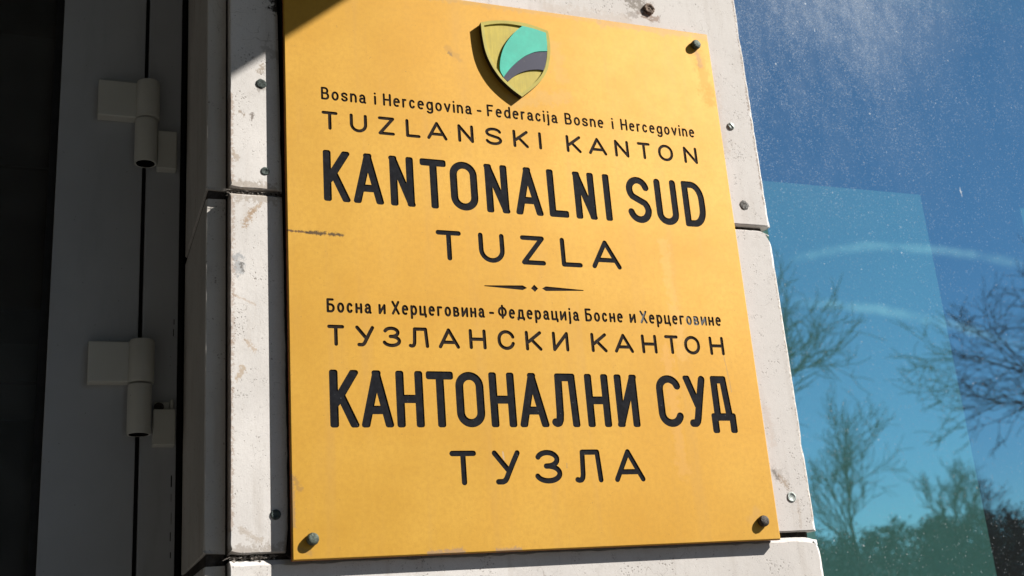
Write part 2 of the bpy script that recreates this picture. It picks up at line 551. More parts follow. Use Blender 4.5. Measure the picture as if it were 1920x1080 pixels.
stone_marks = (
    ((-0.0225, 0.338), (-0.031, 0.327), 0.0022, (0.42, 0.31, 0.21), 0.75),
    ((-0.031, 0.327), (-0.0375, 0.316), 0.0036, (0.38, 0.27, 0.18), 0.85),
    ((-0.0445, 0.281), (-0.0435, 0.268), 0.0048, (0.35, 0.36, 0.37), 0.8),
    ((-0.0410, 0.275), (-0.0400, 0.268), 0.0018, (0.12, 0.11, 0.10), 0.8),
    ((0.512, 0.0700), (0.518, 0.0670), 0.0065, (0.44, 0.41, 0.38), 0.9),
    ((0.516, 0.0670), (0.524, 0.0560), 0.0030, (0.34, 0.27, 0.21), 0.85),
    ((0.511, 0.0720), (0.514, 0.0640), 0.0022, (0.16, 0.14, 0.12), 0.8),
    ((0.535, 0.040), (0.534, 0.012), 0.0018, (0.40, 0.33, 0.27), 0.5),
    ((0.398, 0.640), (0.424, 0.617), 0.0100, (0.17, 0.14, 0.11), 0.8),
    ((0.422, 0.610), (0.440, 0.606), 0.0050, (0.22, 0.13, 0.08), 0.7),
    ((0.405, 0.606), (0.416, 0.610), 0.0055, (0.26, 0.22, 0.19), 0.6),
    ((-0.050, 0.0125), (0.0, 0.0110), 0.0045, (0.30, 0.25, 0.20), 0.55),
    ((-0.050, 0.3545), (-0.010, 0.3540), 0.0055, (0.33, 0.27, 0.21), 0.60),
    ((-0.050, 0.3430), (-0.010, 0.3420), 0.0055, (0.36, 0.30, 0.24), 0.60),
    ((-0.0185, 0.467), (-0.0190, 0.4595), 0.0020, (0.30, 0.28, 0.25), 0.6),
    ((-0.050, 0.245), (-0.028, 0.235), 0.0010, (0.45, 0.34, 0.25), 0.5),
    ((-0.045, 0.165), (-0.040, 0.175), 0.0028, (0.42, 0.31, 0.20), 0.7),
    ((-0.036, 0.200), (-0.030, 0.192), 0.0024, (0.45, 0.33, 0.22), 0.6),
    ((-0.0510, 0.03), (-0.0512, 0.20), 0.0026, (0.30, 0.19, 0.12), 0.55),
    ((-0.0512, 0.20), (-0.0505, 0.34), 0.0034, (0.30, 0.19, 0.12), 0.50),
    ((-0.0510, 0.36), (-0.0510, 0.45), 0.0030, (0.30, 0.19, 0.12), 0.55),
    ((-0.0062, 0.578), (-0.0040, 0.555), 0.0075, (0.015, 0.013, 0.012), 0.95),
    ((-0.0180, 0.4650), (-0.0240, 0.4600), 0.0040, (0.22, 0.19, 0.16), 0.5),
    ((-0.0200, 0.4850), (-0.0230, 0.4780), 0.0032, (0.32, 0.25, 0.18), 0.7),
    ((-0.0300, 0.4310), (-0.0310, 0.4240), 0.0018, (0.14, 0.11, 0.09), 0.8),
    ((-0.0420, 0.4330), (-0.0380, 0.4290), 0.0016, (0.25, 0.18, 0.12), 0.7),
    ((-0.0480, 0.3900), (-0.0440, 0.3820), 0.0030, (0.36, 0.28, 0.20), 0.6),
    ((-0.0430, 0.0300), (-0.0260, 0.0200), 0.0030, (0.36, 0.28, 0.20), 0.45),
    ((-0.0150, 0.5050), (0.0, 0.4950), 0.0060, (0.32, 0.29, 0.26), 0.5),
    ((0.30, 0.600), (0.40, 0.598), 0.008, (0.50, 0.44, 0.38), 0.5),
    ((0.552, 0.66), (0.5515, 0.50), 0.0024, (0.22, 0.16, 0.12), 0.8),
    ((0.5515, 0.49), (0.5512, 0.38), 0.0020, (0.22, 0.16, 0.12), 0.8),
    ((0.5510, 0.30), (0.5512, 0.02), 0.0018, (0.26, 0.20, 0.15), 0.75),
    ((0.505, 0.55), (0.509, 0.44), 0.006, (0.48, 0.41, 0.35), 0.45),
    ((0.512, 0.14), (0.515, 0.10), 0.004, (0.50, 0.42, 0.36), 0.45),
)
M_stone = stone_mat('weathered_pale_stone', marks=stone_marks)
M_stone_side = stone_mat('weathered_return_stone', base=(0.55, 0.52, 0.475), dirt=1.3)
M_stone_plain = stone_mat('pale_stone_far')
M_mortar = plain('dark_mortar', (0.060, 0.052, 0.046), 0.95, 0, 0.5, 120, 0.8, 0.002, 0.1)
M_web = plain('dust_and_cobweb', (0.30, 0.27, 0.24), 0.95, 0, 0.6, 260, 0.9, 0.002, 0.1)
M_gold = gold_mat()
M_edge = plain('plate_edge_metal', (0.36, 0.11, 0.04), 0.55, 0.5, 0.4, 200)
M_back = plain('black_backing', (0.012, 0.011, 0.010), 0.85, 0, 0.4, 150, 0.5, 0.001, 0.2)
M_ink = enamel_mat('black_enamel', (0.0115, 0.0122, 0.0150))
M_inkS = enamel_mat('brown_black_enamel', (0.022, 0.016, 0.013))
M_worn = enamel_mat('worn_grey_enamel', (0.14, 0.14, 0.14), 0.6)
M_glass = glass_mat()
M_clear = clear_mat()
M_dglass = door_glass_mat()
M_alu = alu_mat()
M_hinge = alu_mat('hinge_aluminium', (0.53, 0.53, 0.485), 0.36)
M_rubber = plain('black_rubber_gasket', (0.010, 0.010, 0.010), 0.7, 0, 0.3, 80, 0.2, 0.0005, 0.3)
M_screw = plain('patinated_brass', (0.085, 0.105, 0.085), 0.55, 0.5, 0.55, 420, 0.7, 0.0008)
M_screwb = plain('dark_bronze', (0.055, 0.048, 0.042), 0.5, 0.5, 0.5, 420, 0.7, 0.0008)
M_rust = plain('rusted_steel', (0.21, 0.155, 0.12), 0.85, 0.1, 0.6, 300, 0.9, 0.001, 0.2)
M_zinc = plain('dull_zinc', (0.30, 0.33, 0.31), 0.5, 0.5, 0.4, 300, 0.6, 0.0008)
M_green = plain('greenish_plug', (0.060, 0.078, 0.072), 0.7, 0.0, 0.5, 300, 0.6, 0.001, 0.3)
M_greend = plain('dark_green_stub', (0.045, 0.06, 0.055), 0.7, 0.0, 0.6, 420, 0.9, 0.001, 0.3)
M_filler = plain('speckled_filler', (0.17, 0.165, 0.155), 0.9, 0.0, 0.8, 480, 0.9, 0.001, 0.2)
M_hole = plain('black_hole', (0.006, 0.005, 0.005), 0.9, 0.0, 0.2, 100, 0.1, 0.0005, 0.1)
M_room = plain('dark_room', (0.012, 0.014, 0.015), 0.9, 0, 0.3, 3, 0.1, 0.001, 0.1)
M_frame = plain('dark_window_frame', (0.045, 0.055, 0.075), 0.45, 0.2, 0.1, 10)
M_panel = plain('teal_panel', (0.26, 0.36, 0.38), 0.8, 0, 0.04, 4, 0.05, 0.001, 0.1)
M_board = plain('grey_board', (0.34, 0.34, 0.33), 0.7, 0, 0.2, 5)
M_board2 = plain('dark_board', (0.16, 0.16, 0.16), 0.7, 0, 0.2, 5)
M_concrete = plain('canopy_concrete', (0.07, 0.066, 0.06), 0.9, 0, 0.2, 6, 0.6, 0.003, 0.2)


# ------------------------------------------------------------------ setting: ground, hills, wood
def ground_mat():
    m, g = newmat('grass_ground')
    p = g.obj()
    c = g.mix(g.step(g.noise(p, 0.6, 6, 0.7), 0.35, 0.7), (0.055, 0.075, 0.028), (0.12, 0.105, 0.055))
    g.out(g.bsdf(c, 0.95, 0, g.bump(g.noise(p, 18, 5, 0.7), 0.8, 0.05), 0.1))
    return m


def paving_mat():
    m, g = newmat('paving')
    p = g.obj()
    b = g.node('ShaderNodeTexBrick')
    g.link(p, b.inputs['Vector'])
    b.inputs['Scale'].default_value = 2.2
    b.inputs['Mortar Size'].default_value = 0.012
    b.inputs['Color1'].default_value = (0.105, 0.098, 0.09, 1)
    b.inputs['Color2'].default_value = (0.135, 0.127, 0.118, 1)
    b.inputs['Mortar'].default_value = (0.07, 0.065, 0.06, 1)
    c = g.mix(g.m('MULTIPLY', g.noise(p, 5, 6, 0.7), 0.4), b.outputs['Color'], (0.085, 0.08, 0.075))
    g.out(g.bsdf(c, 0.9, 0, g.bump(g.noise(p, 90, 4, 0.6), 0.4, 0.004), 0.2))
    return m


GZ = -1.70
bm = boxes((-900, 900, -900, 900, GZ - 0.5, GZ - 0.124))
tag(obj('ground', bm, ground_mat()), kind='structure')
bm = boxes((-14, 16, -4.2, 0.2, GZ - 0.12, GZ))
tag(obj('pavement', bm, paving_mat()), kind='structure')
bm = boxes((-60, 60, -10.5, -4.35, GZ - 0.2, GZ - 0.118))
tag(obj('road', bm, plain('asphalt', (0.05, 0.05, 0.052), 0.9, 0, 0.2, 8, 0.7, 0.006, 0.2)), kind='structure')

random.seed(5)
bm = bmesh.new()
nx, ny = 90, 8
vs = {}
for i in range(nx + 1):
    for j in range(ny + 1):
        x = -150 + i * 5.0
        y = -75 - j * 14
        t = math.sin(min(1, j / 6) * math.pi / 2)
        z = GZ - 0.4 + t * (13.5 + 4.0 * mnoise.noise((x * 0.012, y * 0.01, 3.1)) + 1.6 * mnoise.noise((x * 0.05, y * 0.05, 0.4)))
        vs[i, j] = bm.verts.new((x, y, z))
for i in range(nx):
    for j in range(ny):
        bm.faces.new((vs[i, j], vs[i + 1, j], vs[i + 1, j + 1], vs[i, j + 1]))
tag(obj('hill', bm, plain('wooded_hill', (0.065, 0.078, 0.060), 0.95, 0, 0.5, 0.4, 0.6, 0.3, 0.1), smooth=True), kind='structure')

M_leaf = plain('dark_foliage', (0.075, 0.088, 0.062), 0.85, 0, 0.5, 0.9, 0.1, 0.01, 0.2)
M_bark = plain('grey_brown_bark', (0.050, 0.042, 0.036), 0.9, 0, 0.35, 14, 0.7, 0.01, 0.2)
M_twig = plain('dark_twigs', (0.085, 0.074, 0.064), 0.9, 0, 0.35, 9, 0.3, 0.005, 0.2)


def wood_mass():
    rnd = random.Random(11)
    bm = bmesh.new()
    for k in range(190):
        x = 28 + 66 * rnd.random()
        y = -58 - 14 * rnd.random()
        h = 7.5 + 1.1 * mnoise.noise((x * 0.13, 1.7, 0.2)) + 0.9 * rnd.random()
        rx = 1.3 + 1.5 * rnd.random()
        for q in range(420):
            a = rnd.uniform(0, 2 * math.pi)
            t = rnd.random() ** 0.6
            rr = rx * math.sqrt(rnd.random()) * (1.05 - 0.85 * t ** 2.5)
            p = Vector((x + rr * math.cos(a), y + rr * math.sin(a), GZ + h * t + 0.25 * rnd.gauss(0, 1)))
            s = 0.05 + 0.11 * rnd.random() * (1.35 - t)
            u = Vector((rnd.uniform(-1, 1), rnd.uniform(-1, 1), rnd.uniform(-0.4, 1.6))).normalized()
            w = u.orthogonal().normalized()
            w.rotate(Matrix.Rotation(rnd.uniform(0, 6.28), 3, u))
            bm.faces.new([bm.verts.new(p + q2) for q2 in (u * s * 2.4, w * s, -u * s * 2.4, -w * s)])
    o = obj('wood', bm, M_leaf, recalc=False)
    tag(o, 'dark distant belt of trees along the foot of the hill, mirrored low in the window', 'wood', kind='stuff')


wood_mass()


# ------------------------------------------------------------------ bare trees across the street (seen in the window)
def tube(bm, a, b, ra, rb, n):
    d = (b - a)
    if d.length < 1e-6:
        return
    d.normalize()
    u = d.orthogonal().normalized()
    w = d.cross(u)
    A, B = [], []
    for k in range(n):
        t = 2 * math.pi * k / n
        e = u * math.cos(t) + w * math.sin(t)
        A.append(bm.verts.new(a + e * ra))
        B.append(bm.verts.new(b + e * rb))
    for k in range(n):
        bm.faces.new((A[k], A[(k + 1) % n], B[(k + 1) % n], B[k]))


def bare_tree(base, height, spread, seed, label, trunk_r=0.13, clear=0.25, upness=0.5, maxlev=5, lean=(0, 0), thin=0.006):
    rnd = random.Random(seed)
    root = empty('bare_tree', base)
    tag(root, label, 'tree', 'bare trees across the street')
    tb, cb = bmesh.new(), bmesh.new()
    base = Vector(base)

    def grow(p, d, length, r, lev):
        bmx = tb if lev <= 1 else cb
        steps = max(2, int(4 - lev * 0.4))
        kids = []
        for s in range(steps):
            wob = 0.16 + 0.05 * lev
            d = (d + Vector((rnd.uniform(-wob, wob), rnd.uniform(-wob, wob), rnd.uniform(-wob, wob) + 0.07 * upness))).normalized()
            q = p + d * (length / steps)
            r2 = max(thin * 0.5, r * (1 - 0.38 / steps))
            tube(bmx, p, q, r, r2, 6 if lev < 2 else (4 if lev < 4 else 3))
            p, r = q, r2
            if lev > 0 or s >= 1:
                kids.append((p.copy(), d.copy(), r, (s + 1) / steps))
        if lev >= maxlev:
            return
        for (q, dd, rr, t) in kids:
            nb = rnd.choice((1, 2, 2)) if t < 1 else rnd.choice((2, 3))
            for _ in range(nb):
                ang = rnd.uniform(0.35, 0.95)
                ax = dd.orthogonal().normalized()
                ax.rotate(Matrix.Rotation(rnd.uniform(0, 2 * math.pi), 3, dd))
                nd = dd.copy()
                nd.rotate(Matrix.Rotation(ang, 3, ax))
                nd.z += 0.22 * upness
                nd.x *= spread
                nd.y *= spread
                nd.normalize()
                grow(q, nd, length * rnd.uniform(0.52, 0.80), max(thin, rr * rnd.uniform(0.45, 0.68)), lev + 1)

    d0 = Vector((lean[0], lean[1], 1)).normalized()
    p0 = base - Vector((0, 0, 0.1))
    p1 = base + d0 * height * clear
    tube(tb, p0, p1, trunk_r * 1.25, trunk_r, 8)
    grow(p1, d0, height * (1 - clear) * 0.42, trunk_r, 0)
    obj('trunk', tb, M_bark, root, smooth=True, recalc=False)
    obj('crown', cb, M_twig, root, recalc=False)
    return root


bare_tree((13.70, -16.84, GZ), 5.6, 1.0, 3, 'bushy bare tree mirrored low in the window just right of the pillar', 0.05, 0.40, 0.9, 4, thin=0.0055)
bare_tree((19.60, -20.84, GZ), 5.4, 0.9, 8, 'small pale bare tree mirrored in the middle of the window', 0.055, 0.46, 1.0, 4, thin=0.0065)
bare_tree((14.05, -10.84, GZ), 7.2, 1.15, 21, 'tall dark spreading bare tree mirrored at the right edge of the window', 0.13, 0.30, 0.25, 5, thin=0.006)
bare_tree((9.70, -13.84, GZ), 7.6, 1.1, 14, 'faint tall bare tree mirrored half hidden at the edge of the pillar', 0.09, 0.38, 0.6, 4, thin=0.006)

# added out-of-view flats left of the trees: cut sky light, darken door glass
opp = empty('sky_blocker_flats', (-28, -24, GZ))
tag(opp, 'plain grey out-of-view block of flats added across the street to cut sky light', 'sky blocker')
M_flats = plain('grey_render', (0.17, 0.165, 0.155), 0.9, 0, 0.2, 0.8, 0.4, 0.01, 0.2)
M_fwin = plain('dark_flat_window', (0.02, 0.025, 0.03), 0.15, 0, 0.1, 2)
obj('wall', boxes((-62, 3.2, -36, -22, GZ - 0.12, 17.0)), M_flats, opp)
obj('roof', boxes((-62.4, 3.6, -36.4, -21.6, 17.0, 17.4)), M_flats, opp)
for fx in range(10):
    for fz in range(5):
        x, z = -31 + fx * 3.4, 0.1 + fz * 3.2
        obj('window', boxes((x, x + 1.5, -22.0, -21.94, z, z + 1.5)), M_fwin, opp)

# ------------------------------------------------------------------ stone pillar
FRONT = 0.0106


def slab(name, x0, x1, z0, z1, yf, yb, ch, seed, mat, parent, chips=(), step=0.004, jit=0.25, axis='y'):
    """stone slab with chamfered ragged arrises. ch=(left,right,bottom,top) chamfer widths.
    axis 'y': the face looks along -y; axis 'x': x0..x1 are taken along y and the face looks along -x at yf"""
    rnd = random.Random(seed)
    pts = []

    def run(a, b, inw, c):
        L = math.hypot(b[0] - a[0], b[1] - a[1])
        n = max(2, int(L / step))
        for k in range(n):
            t = k / n
            pts.append((a[0] + (b[0] - a[0]) * t, a[1] + (b[1] - a[1]) * t, inw, c, min(k, n - k) == 0))
    run((x0, z0), (x1, z0), (0, 1), ch[2])
    run((x1, z0), (x1, z1), (-1, 0), ch[1])
    run((x1, z1), (x0, z1), (0, -1), ch[3])
    run((x0, z1), (x0, z0), (1, 0), ch[0])
    bm = bmesh.new()
    inner, outer, back = [], [], []
    N = len(pts)
    cmax = max(ch)

    def P(u, w, d):
        return (u, d, w) if axis == 'y' else (d, u, w)
    for i, (x, z, inw, c, corner) in enumerate(pts):
        nz = mnoise.noise((x * 90 + seed, z * 90, seed * 1.7)) + 0.6 * mnoise.noise((x * 320, z * 320, seed))
        cc = max(0.0004, c * (1 + jit * 1.3 * nz))
        oo = max(0.0, 0.0004 * nz)
        for (cx, cz, rad, dep) in chips:
            f = math.exp(-((x - cx) ** 2 + (z - cz) ** 2) / rad ** 2)
            cc += dep * f
            oo += dep * 0.7 * f
        cx_, cz_ = inw
        ins = [cx_ * cc, cz_ * cc]
        outs = [cx_ * oo, cz_ * oo]
        if corner:
            pw, pc = pts[i - 1][2], pts[i - 1][3]
            ins[0] += pw[0] * pc
            ins[1] += pw[1] * pc
        else:      # keep the inner loop from crossing near the corners
            ix, iz = x + ins[0], z + ins[1]
            ix = min(max(ix, x0 + ch[0] * 0.9), x1 - ch[1] * 0.9)
            iz = min(max(iz, z0 + ch[2] * 0.9), z1 - ch[3] * 0.9)
            ins = [ix - x, iz - z]
        inner.append(bm.verts.new(P(x + ins[0], z + ins[1], yf)))
        outer.append(bm.verts.new(P(x + outs[0], z + outs[1], yf + min(c, cmax) * 0.8 + oo)))
        back.append(bm.verts.new(P(x, z, yb)))
    flat = [Vector((v.co.x, v.co.z) if axis == 'y' else (v.co.y, v.co.z)) * 100 for v in inner]
    V2, _, F2, OV2, _, _ = delaunay_2d_cdt(flat, [], [list(range(N))], 1, 1e-5)
    vm = [inner[ov[0]] if ov else bm.verts.new(P(v.x / 100, v.y / 100, yf)) for v, ov in zip(V2, OV2)]
    for f in F2:
        t = [vm[i] for i in f]
        if len(set(t)) == 3:
            try:
                bm.faces.new(t)
            except ValueError:
                pass
    for i in range(N):
        j = (i + 1) % N
        bm.faces.new((inner[i], outer[i], outer[j], inner[j]))
        bm.faces.new((outer[i], back[i], back[j], outer[j]))
    bm.faces.new(back)
    bmesh.ops.triangulate(bm, faces=[f for f in bm.faces if len(f.verts) > 4])
    return obj(name, bm, mat, parent)


pil = empty('stone_pillar', (0.25, 0.1, GZ))
tag(pil, 'pale weathered stone clad pillar between the grey door and the blue window', 'pillar')
XL, XR = -0.0517, 0.5550
CH = (0.0012, 0.0042, 0.0012, 0.0012)
slab('stone_slab', XL, XR, 0.3518, 0.97, FRONT, 0.040, CH, 3, M_stone, pil, chips=((XR, 0.60, 0.012, 0.001), (XR, 0.3518, 0.006, -0.001), (XL, 0.352, 0.006, 0.0016)))
slab('stone_slab', XL, XR - 0.001, 0.0086, 0.3458, FRONT, 0.040, CH, 7, M_stone, pil, chips=((XR, 0.346, 0.010, 0.0050), (XR, 0.10, 0.006, 0.0012), (XL, 0.0086, 0.005, 0.0022)))
slab('stone_slab', XL, XR + 0.0008, -0.62, 0.0030, FRONT, 0.040, (0.0012, 0.005, 0.0012, 0.0048), 12, M_stone, pil, chips=((XR, 0.003, 0.010, 0.0040),))
slab('stone_slab', XL, XR, GZ, -0.6255, FRONT, 0.040, CH, 15, M_stone, pil)
# slivers of the return slabs: narrow front edge plus the long face beside the door
YS = 0.0231
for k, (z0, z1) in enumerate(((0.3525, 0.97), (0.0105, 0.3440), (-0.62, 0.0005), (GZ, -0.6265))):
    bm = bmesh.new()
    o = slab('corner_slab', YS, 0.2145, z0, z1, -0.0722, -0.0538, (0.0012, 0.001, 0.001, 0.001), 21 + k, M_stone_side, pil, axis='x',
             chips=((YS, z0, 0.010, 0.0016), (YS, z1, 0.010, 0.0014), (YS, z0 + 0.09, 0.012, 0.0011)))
# dark core and joint filling
obj('core', boxes((-0.0545, 0.548, 0.0402, 0.30, GZ, 0.97)), M_mortar, pil)
obj('joint_filling', boxes((-0.0500, 0.546, 0.0185, 0.0400, 0.3440, 0.3535), (-0.0500, 0.546, 0.0190, 0.0400, 0.0012, 0.0102),
                           (-0.0700, -0.0545, 0.0255, 0.2140, 0.3436, 0.3530), (-0.0700, -0.0545, 0.0255, 0.2140, 0.0000, 0.0110)), M_mortar, pil)


def cobweb():
    rnd = random.Random(4)
    bm = bmesh.new()
    for zc, x0, x1, n in ((0.3486, -0.052, 0.0005, 110), (0.0055, -0.052, -0.012, 60)):
        for _ in range(n):
            x = x0 + (x1 - x0) * rnd.random() ** 1.3
            z = zc + rnd.gauss(0, 0.0016)
            y = FRONT + 0.0012 + 0.004 * rnd.random()
            a = Vector((x, y, z))
            b = a + Vector((rnd.gauss(0, 0.004), rnd.gauss(0, 0.0008), rnd.gauss(0, 0.0016)))
            tube(bm, a, b, 0.00022, 0.00014, 3)
        for _ in range(n // 3):
            x = x0 + (x1 - x0) * rnd.random() ** 1.2
            s = rnd.uniform(0.0006, 0.0017)
            mt = Matrix.Translation((x, FRONT + 0.003 + 0.004 * rnd.random(), zc + rnd.gauss(0, 0.0016)))
            bmesh.ops.create_icosphere(bm, subdivisions=1, radius=s, matrix=mt)
    o = obj('cobweb_dirt', bm, M_web, pil)
    o['kind'] = 'stuff'


cobweb()

# ------------------------------------------------------------------ building shell
shell = empty('building_wall', (0.5, 0.3, GZ))
tag(shell, 'pale stone wall of the building around the door and window openings', 'wall')
obj('upper_wall', boxes((-4, 6, FRONT + 0.001, 0.40, 0.974, 6.0)), M_stone_plain, shell)
obj('window_lintel', boxes((0.5575, 2.70, -0.030, 0.14, 0.850, 0.972)), M_stone_plain, shell)
obj('side_wall', boxes((2.702, 6, FRONT + 0.002, 0.40, GZ, 0.972)), M_stone_plain, shell)
obj('side_wall', boxes((-4, -1.75, FRONT + 0.002, 0.40, GZ, 0.972)), M_stone_plain, shell)
obj('window_sill_wall', boxes((0.5570, 2.70, FRONT + 0.006, 0.30, GZ, -1.02)), M_stone_plain, shell)
obj('door_lintel', boxes((-1.748, -0.0735, 0.12, 0.40, 0.80, 0.972)), M_stone_plain, shell)
# dark rooms behind the glass
obj('room', boxes((0.50, 2.9, 2.4, 2.5, GZ, 1.6), (0.42, 0.50, 0.30, 2.5, GZ, 1.6), (2.9, 2.98, 0.4, 2.5, GZ, 1.6),
                  (0.42, 2.98, 0.40, 2.5, 1.6, 1.7), (0.42, 2.98, 0.30, 2.5, GZ - 0.09, GZ)), M_room, shell)
obj('hallway', boxes((-1.8, 0.35, 1.6, 1.7, GZ, 1.6), (-1.85, -1.8, 0.4, 1.7, GZ, 1.6), (0.30, 0.35, 0.36, 1.6, GZ, 1.6),
                     (-1.85, 0.35, 0.40, 1.7, 1.6, 1.7), (-1.85, 0.35, 0.30, 1.7, GZ - 0.09, GZ)), M_room, shell)

can = tag(obj('canopy', boxes((-2.6, 0.75, -2.5, 0.011, 1.149, 1.32), (-2.6, -2.35, -2.5, 0.0105, GZ, 1.148)), M_concrete),  # side wall added and canopy deepened to keep sky light off the porch
          'flat concrete porch canopy with an added side wall over the entrance door', 'canopy')

# ------------------------------------------------------------------ window
win = empty('window', (1.6, 0.08, -1.0))
tag(win, 'large dusty blue reflecting window to the right of the stone pillar', 'window')
YG = 0.022
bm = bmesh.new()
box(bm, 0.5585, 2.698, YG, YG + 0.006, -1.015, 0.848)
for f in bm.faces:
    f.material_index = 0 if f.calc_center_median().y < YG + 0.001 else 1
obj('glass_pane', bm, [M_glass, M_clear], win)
obj('frame', boxes((0.5600, 2.695, 0.030, 0.080, 0.815, 0.842), (2.672, 2.695, 0.030, 0.080, -1.005, 0.814),
                   (0.5805, 2.6715, 0.030, 0.080, -1.005, -0.97)), M_frame, win, bevel=0.002)
for x0, x1, zt, lab in ((0.56, 0.961, 0.502, 'wide teal panel standing behind the window glass beside the pillar'),
                        (1.148, 1.62, 0.495, 'teal panel at the right edge of the photo behind the window glass')):
    tag(obj('backing_panel', boxes((x0, x1, 0.200, 0.212, -1.0, zt)), M_panel), lab, 'panel', 'teal panels behind the window')

# ------------------------------------------------------------------ entrance door
door = empty('entrance_door', (-0.4, 0.24, GZ))
tag(door, 'grey aluminium framed door with dark glass and two barrel hinges', 'door')
YD = 0.215
obj('door_frame', boxes((-0.1155, -0.0790, YD, YD + 0.06, GZ, 0.795)), M_alu, door, bevel=0.0008)
obj('frame_gap_seal', boxes((-0.1225, -0.1156, YD + 0.012, YD + 0.05, GZ, 0.795), (-0.0789, -0.0735, YD + 0.010, YD + 0.05, GZ, 0.795)), M_rubber, door)
obj('door_leaf', boxes((-0.2085, -0.1197, YD + 0.0004, YD + 0.055, GZ + 0.01, 0.79), (-1.70, -1.60, YD + 0.0004, YD + 0.055, GZ + 0.01, 0.79),
                       (-1.5995, -0.2090, YD + 0.0008, YD + 0.055, 0.70, 0.79), (-1.5995, -0.2090, YD + 0.0008, YD + 0.055, GZ + 0.01, GZ + 0.14)), M_alu, door, bevel=0.0008)
obj('gasket', boxes((-0.2165, -0.2087, YD + 0.006, YD + 0.05, GZ + 0.15, 0.699), (-1.5990, -0.2166, YD + 0.006, YD + 0.05, 0.690, 0.699)), M_rubber, door)
obj('door_glass', boxes((-1.5985, -0.2168, YD + 0.022, YD + 0.028, GZ + 0.145, 0.6895)), M_dglass, door)
obj('drip_marks', boxes(*[(-0.0838 + 0.0004 * (k % 3), -0.0830 + 0.0004 * (k % 2), YD - 0.0003, YD + 0.001, z, z + h)
                          for k, (z, h) in enumerate(((0.262, 0.008), (0.275, 0.006), (0.283, 0.014), (0.10, 0.012), (0.085, 0.008), (0.062, 0.012), (0.045, 0.009), (0.028, 0.006), (0.582, 0.010)))]), M_rubber, door)


def hinge(zt, open_bracket):
    """zt = height of the seam between the two knuckles"""
    root = empty('hinge', (0, 0, 0))
    root.parent = door
    root.matrix_parent_inverse = Matrix.Translation(-Vector(door.location))
    ax, ay = -0.1162, YD - 0.014

    def part(name, bm, mat=M_hinge, bev=0.0012, smooth=False):
        me_o = obj(name, bm, mat, None, smooth=smooth, bevel=bev)
        me_o.parent = root
        return me_o
    H = 0.0475
    part('door_plate', boxes((-0.1690, -0.1285, YD - 0.0150, YD + 0.0003, zt + 0.002, zt + H - 0.002)))
    bm = lathe(bmesh.new(), [(0.0095, 0.0008), (0.0128, 0.0012), (0.0130, 0.0030), (0.0130, H - 0.003), (0.0122, H - 0.0006), (0.006, H)], (ax, ay, zt), 'z', 36)
    part('upper_knuckle', bm, bev=0, smooth=True).modifiers.new('e', 'EDGE_SPLIT').split_angle = R(50)
    bm = lathe(bmesh.new(), [(0.0088, -0.0005), (0.0119, -0.0010), (0.0121, -0.0030), (0.0121, -H - 0.0035), (0.0116, -H - 0.0055), (0.0100, -H - 0.0055), (0.0098, -H + 0.004), (0.004, -H + 0.004)], (ax - 0.0012, ay, zt), 'z', 36)
    for f in bm.faces:
        c = f.calc_center_median()
        if c.z < zt - 0.02 and math.hypot(c.x - ax + 0.0012, c.y - ay) < 0.0101:
            f.material_index = 1  # bore faces coloured black to paint in the shade of the hollow
    part('lower_knuckle', bm, [M_hinge, M_hole], bev=0, smooth=True).modifiers.new('e', 'EDGE_SPLIT').split_angle = R(50)
    if open_bracket:
        part('frame_plate', boxes((-0.1035, -0.0812, YD - 0.0140, YD + 0.0003, zt - 0.064, zt - 0.026)))
        part('bracket', boxes((-0.1018, -0.0868, YD - 0.0050, YD + 0.0002, zt - 0.0255, zt - 0.0165), (-0.0862, -0.0830, YD - 0.0080, YD + 0.0002, zt - 0.0255, zt - 0.0145)), bev=0.0006)
        bm = lathe(bmesh.new(), [(0.0048, 0), (0.0050, -0.0035), (0.0040, -0.0040), (0.0034, -0.0028), (0.0020, -0.0028), (0.0016, -0.004), (0.0004, -0.004)], (-0.0975, YD - 0.005, zt - 0.0228), 'y', 24)
        part('bolt', bm, M_screwb, 0, True)
    else:
        part('frame_plate', boxes((-0.1050, -0.0840, YD - 0.0130, YD + 0.0003, zt - 0.056, zt - 0.010)))


hinge(0.5085, False)
hinge(0.2050, True)

# dim things inside the hall, seen through the door glass
t = empty('door_blind', (-0.6, 0.26, 0.0))
tag(t, 'dim grey sheets hung close behind the dark glass of the grey door', 'blind')
obj('sheet', boxes((-1.5, -0.2185, YD + 0.045, YD + 0.049, 0.468, 0.632)), M_board, t)
obj('sheet', boxes((-1.5, -0.2185, YD + 0.047, YD + 0.050, 0.300, 0.464)), M_board2, t)
obj('strip', boxes((-1.5, -0.2185, YD + 0.044, YD + 0.049, 0.222, 0.262)), M_board, t)
obj('strip', boxes((-1.5, -0.2185, YD + 0.044, YD + 0.049, 0.180, 0.2175)), M_board, t)

# ------------------------------------------------------------------ lettering: strokes laid out in the plane of the plate
def arc(cx, cz, rx, rz, a0, a1, n=14):
    return [(cx + rx * math.cos(R(a0 + (a1 - a0) * k / n)), cz + rz * math.sin(R(a0 + (a1 - a0) * k / n))) for k in range(n + 1)]


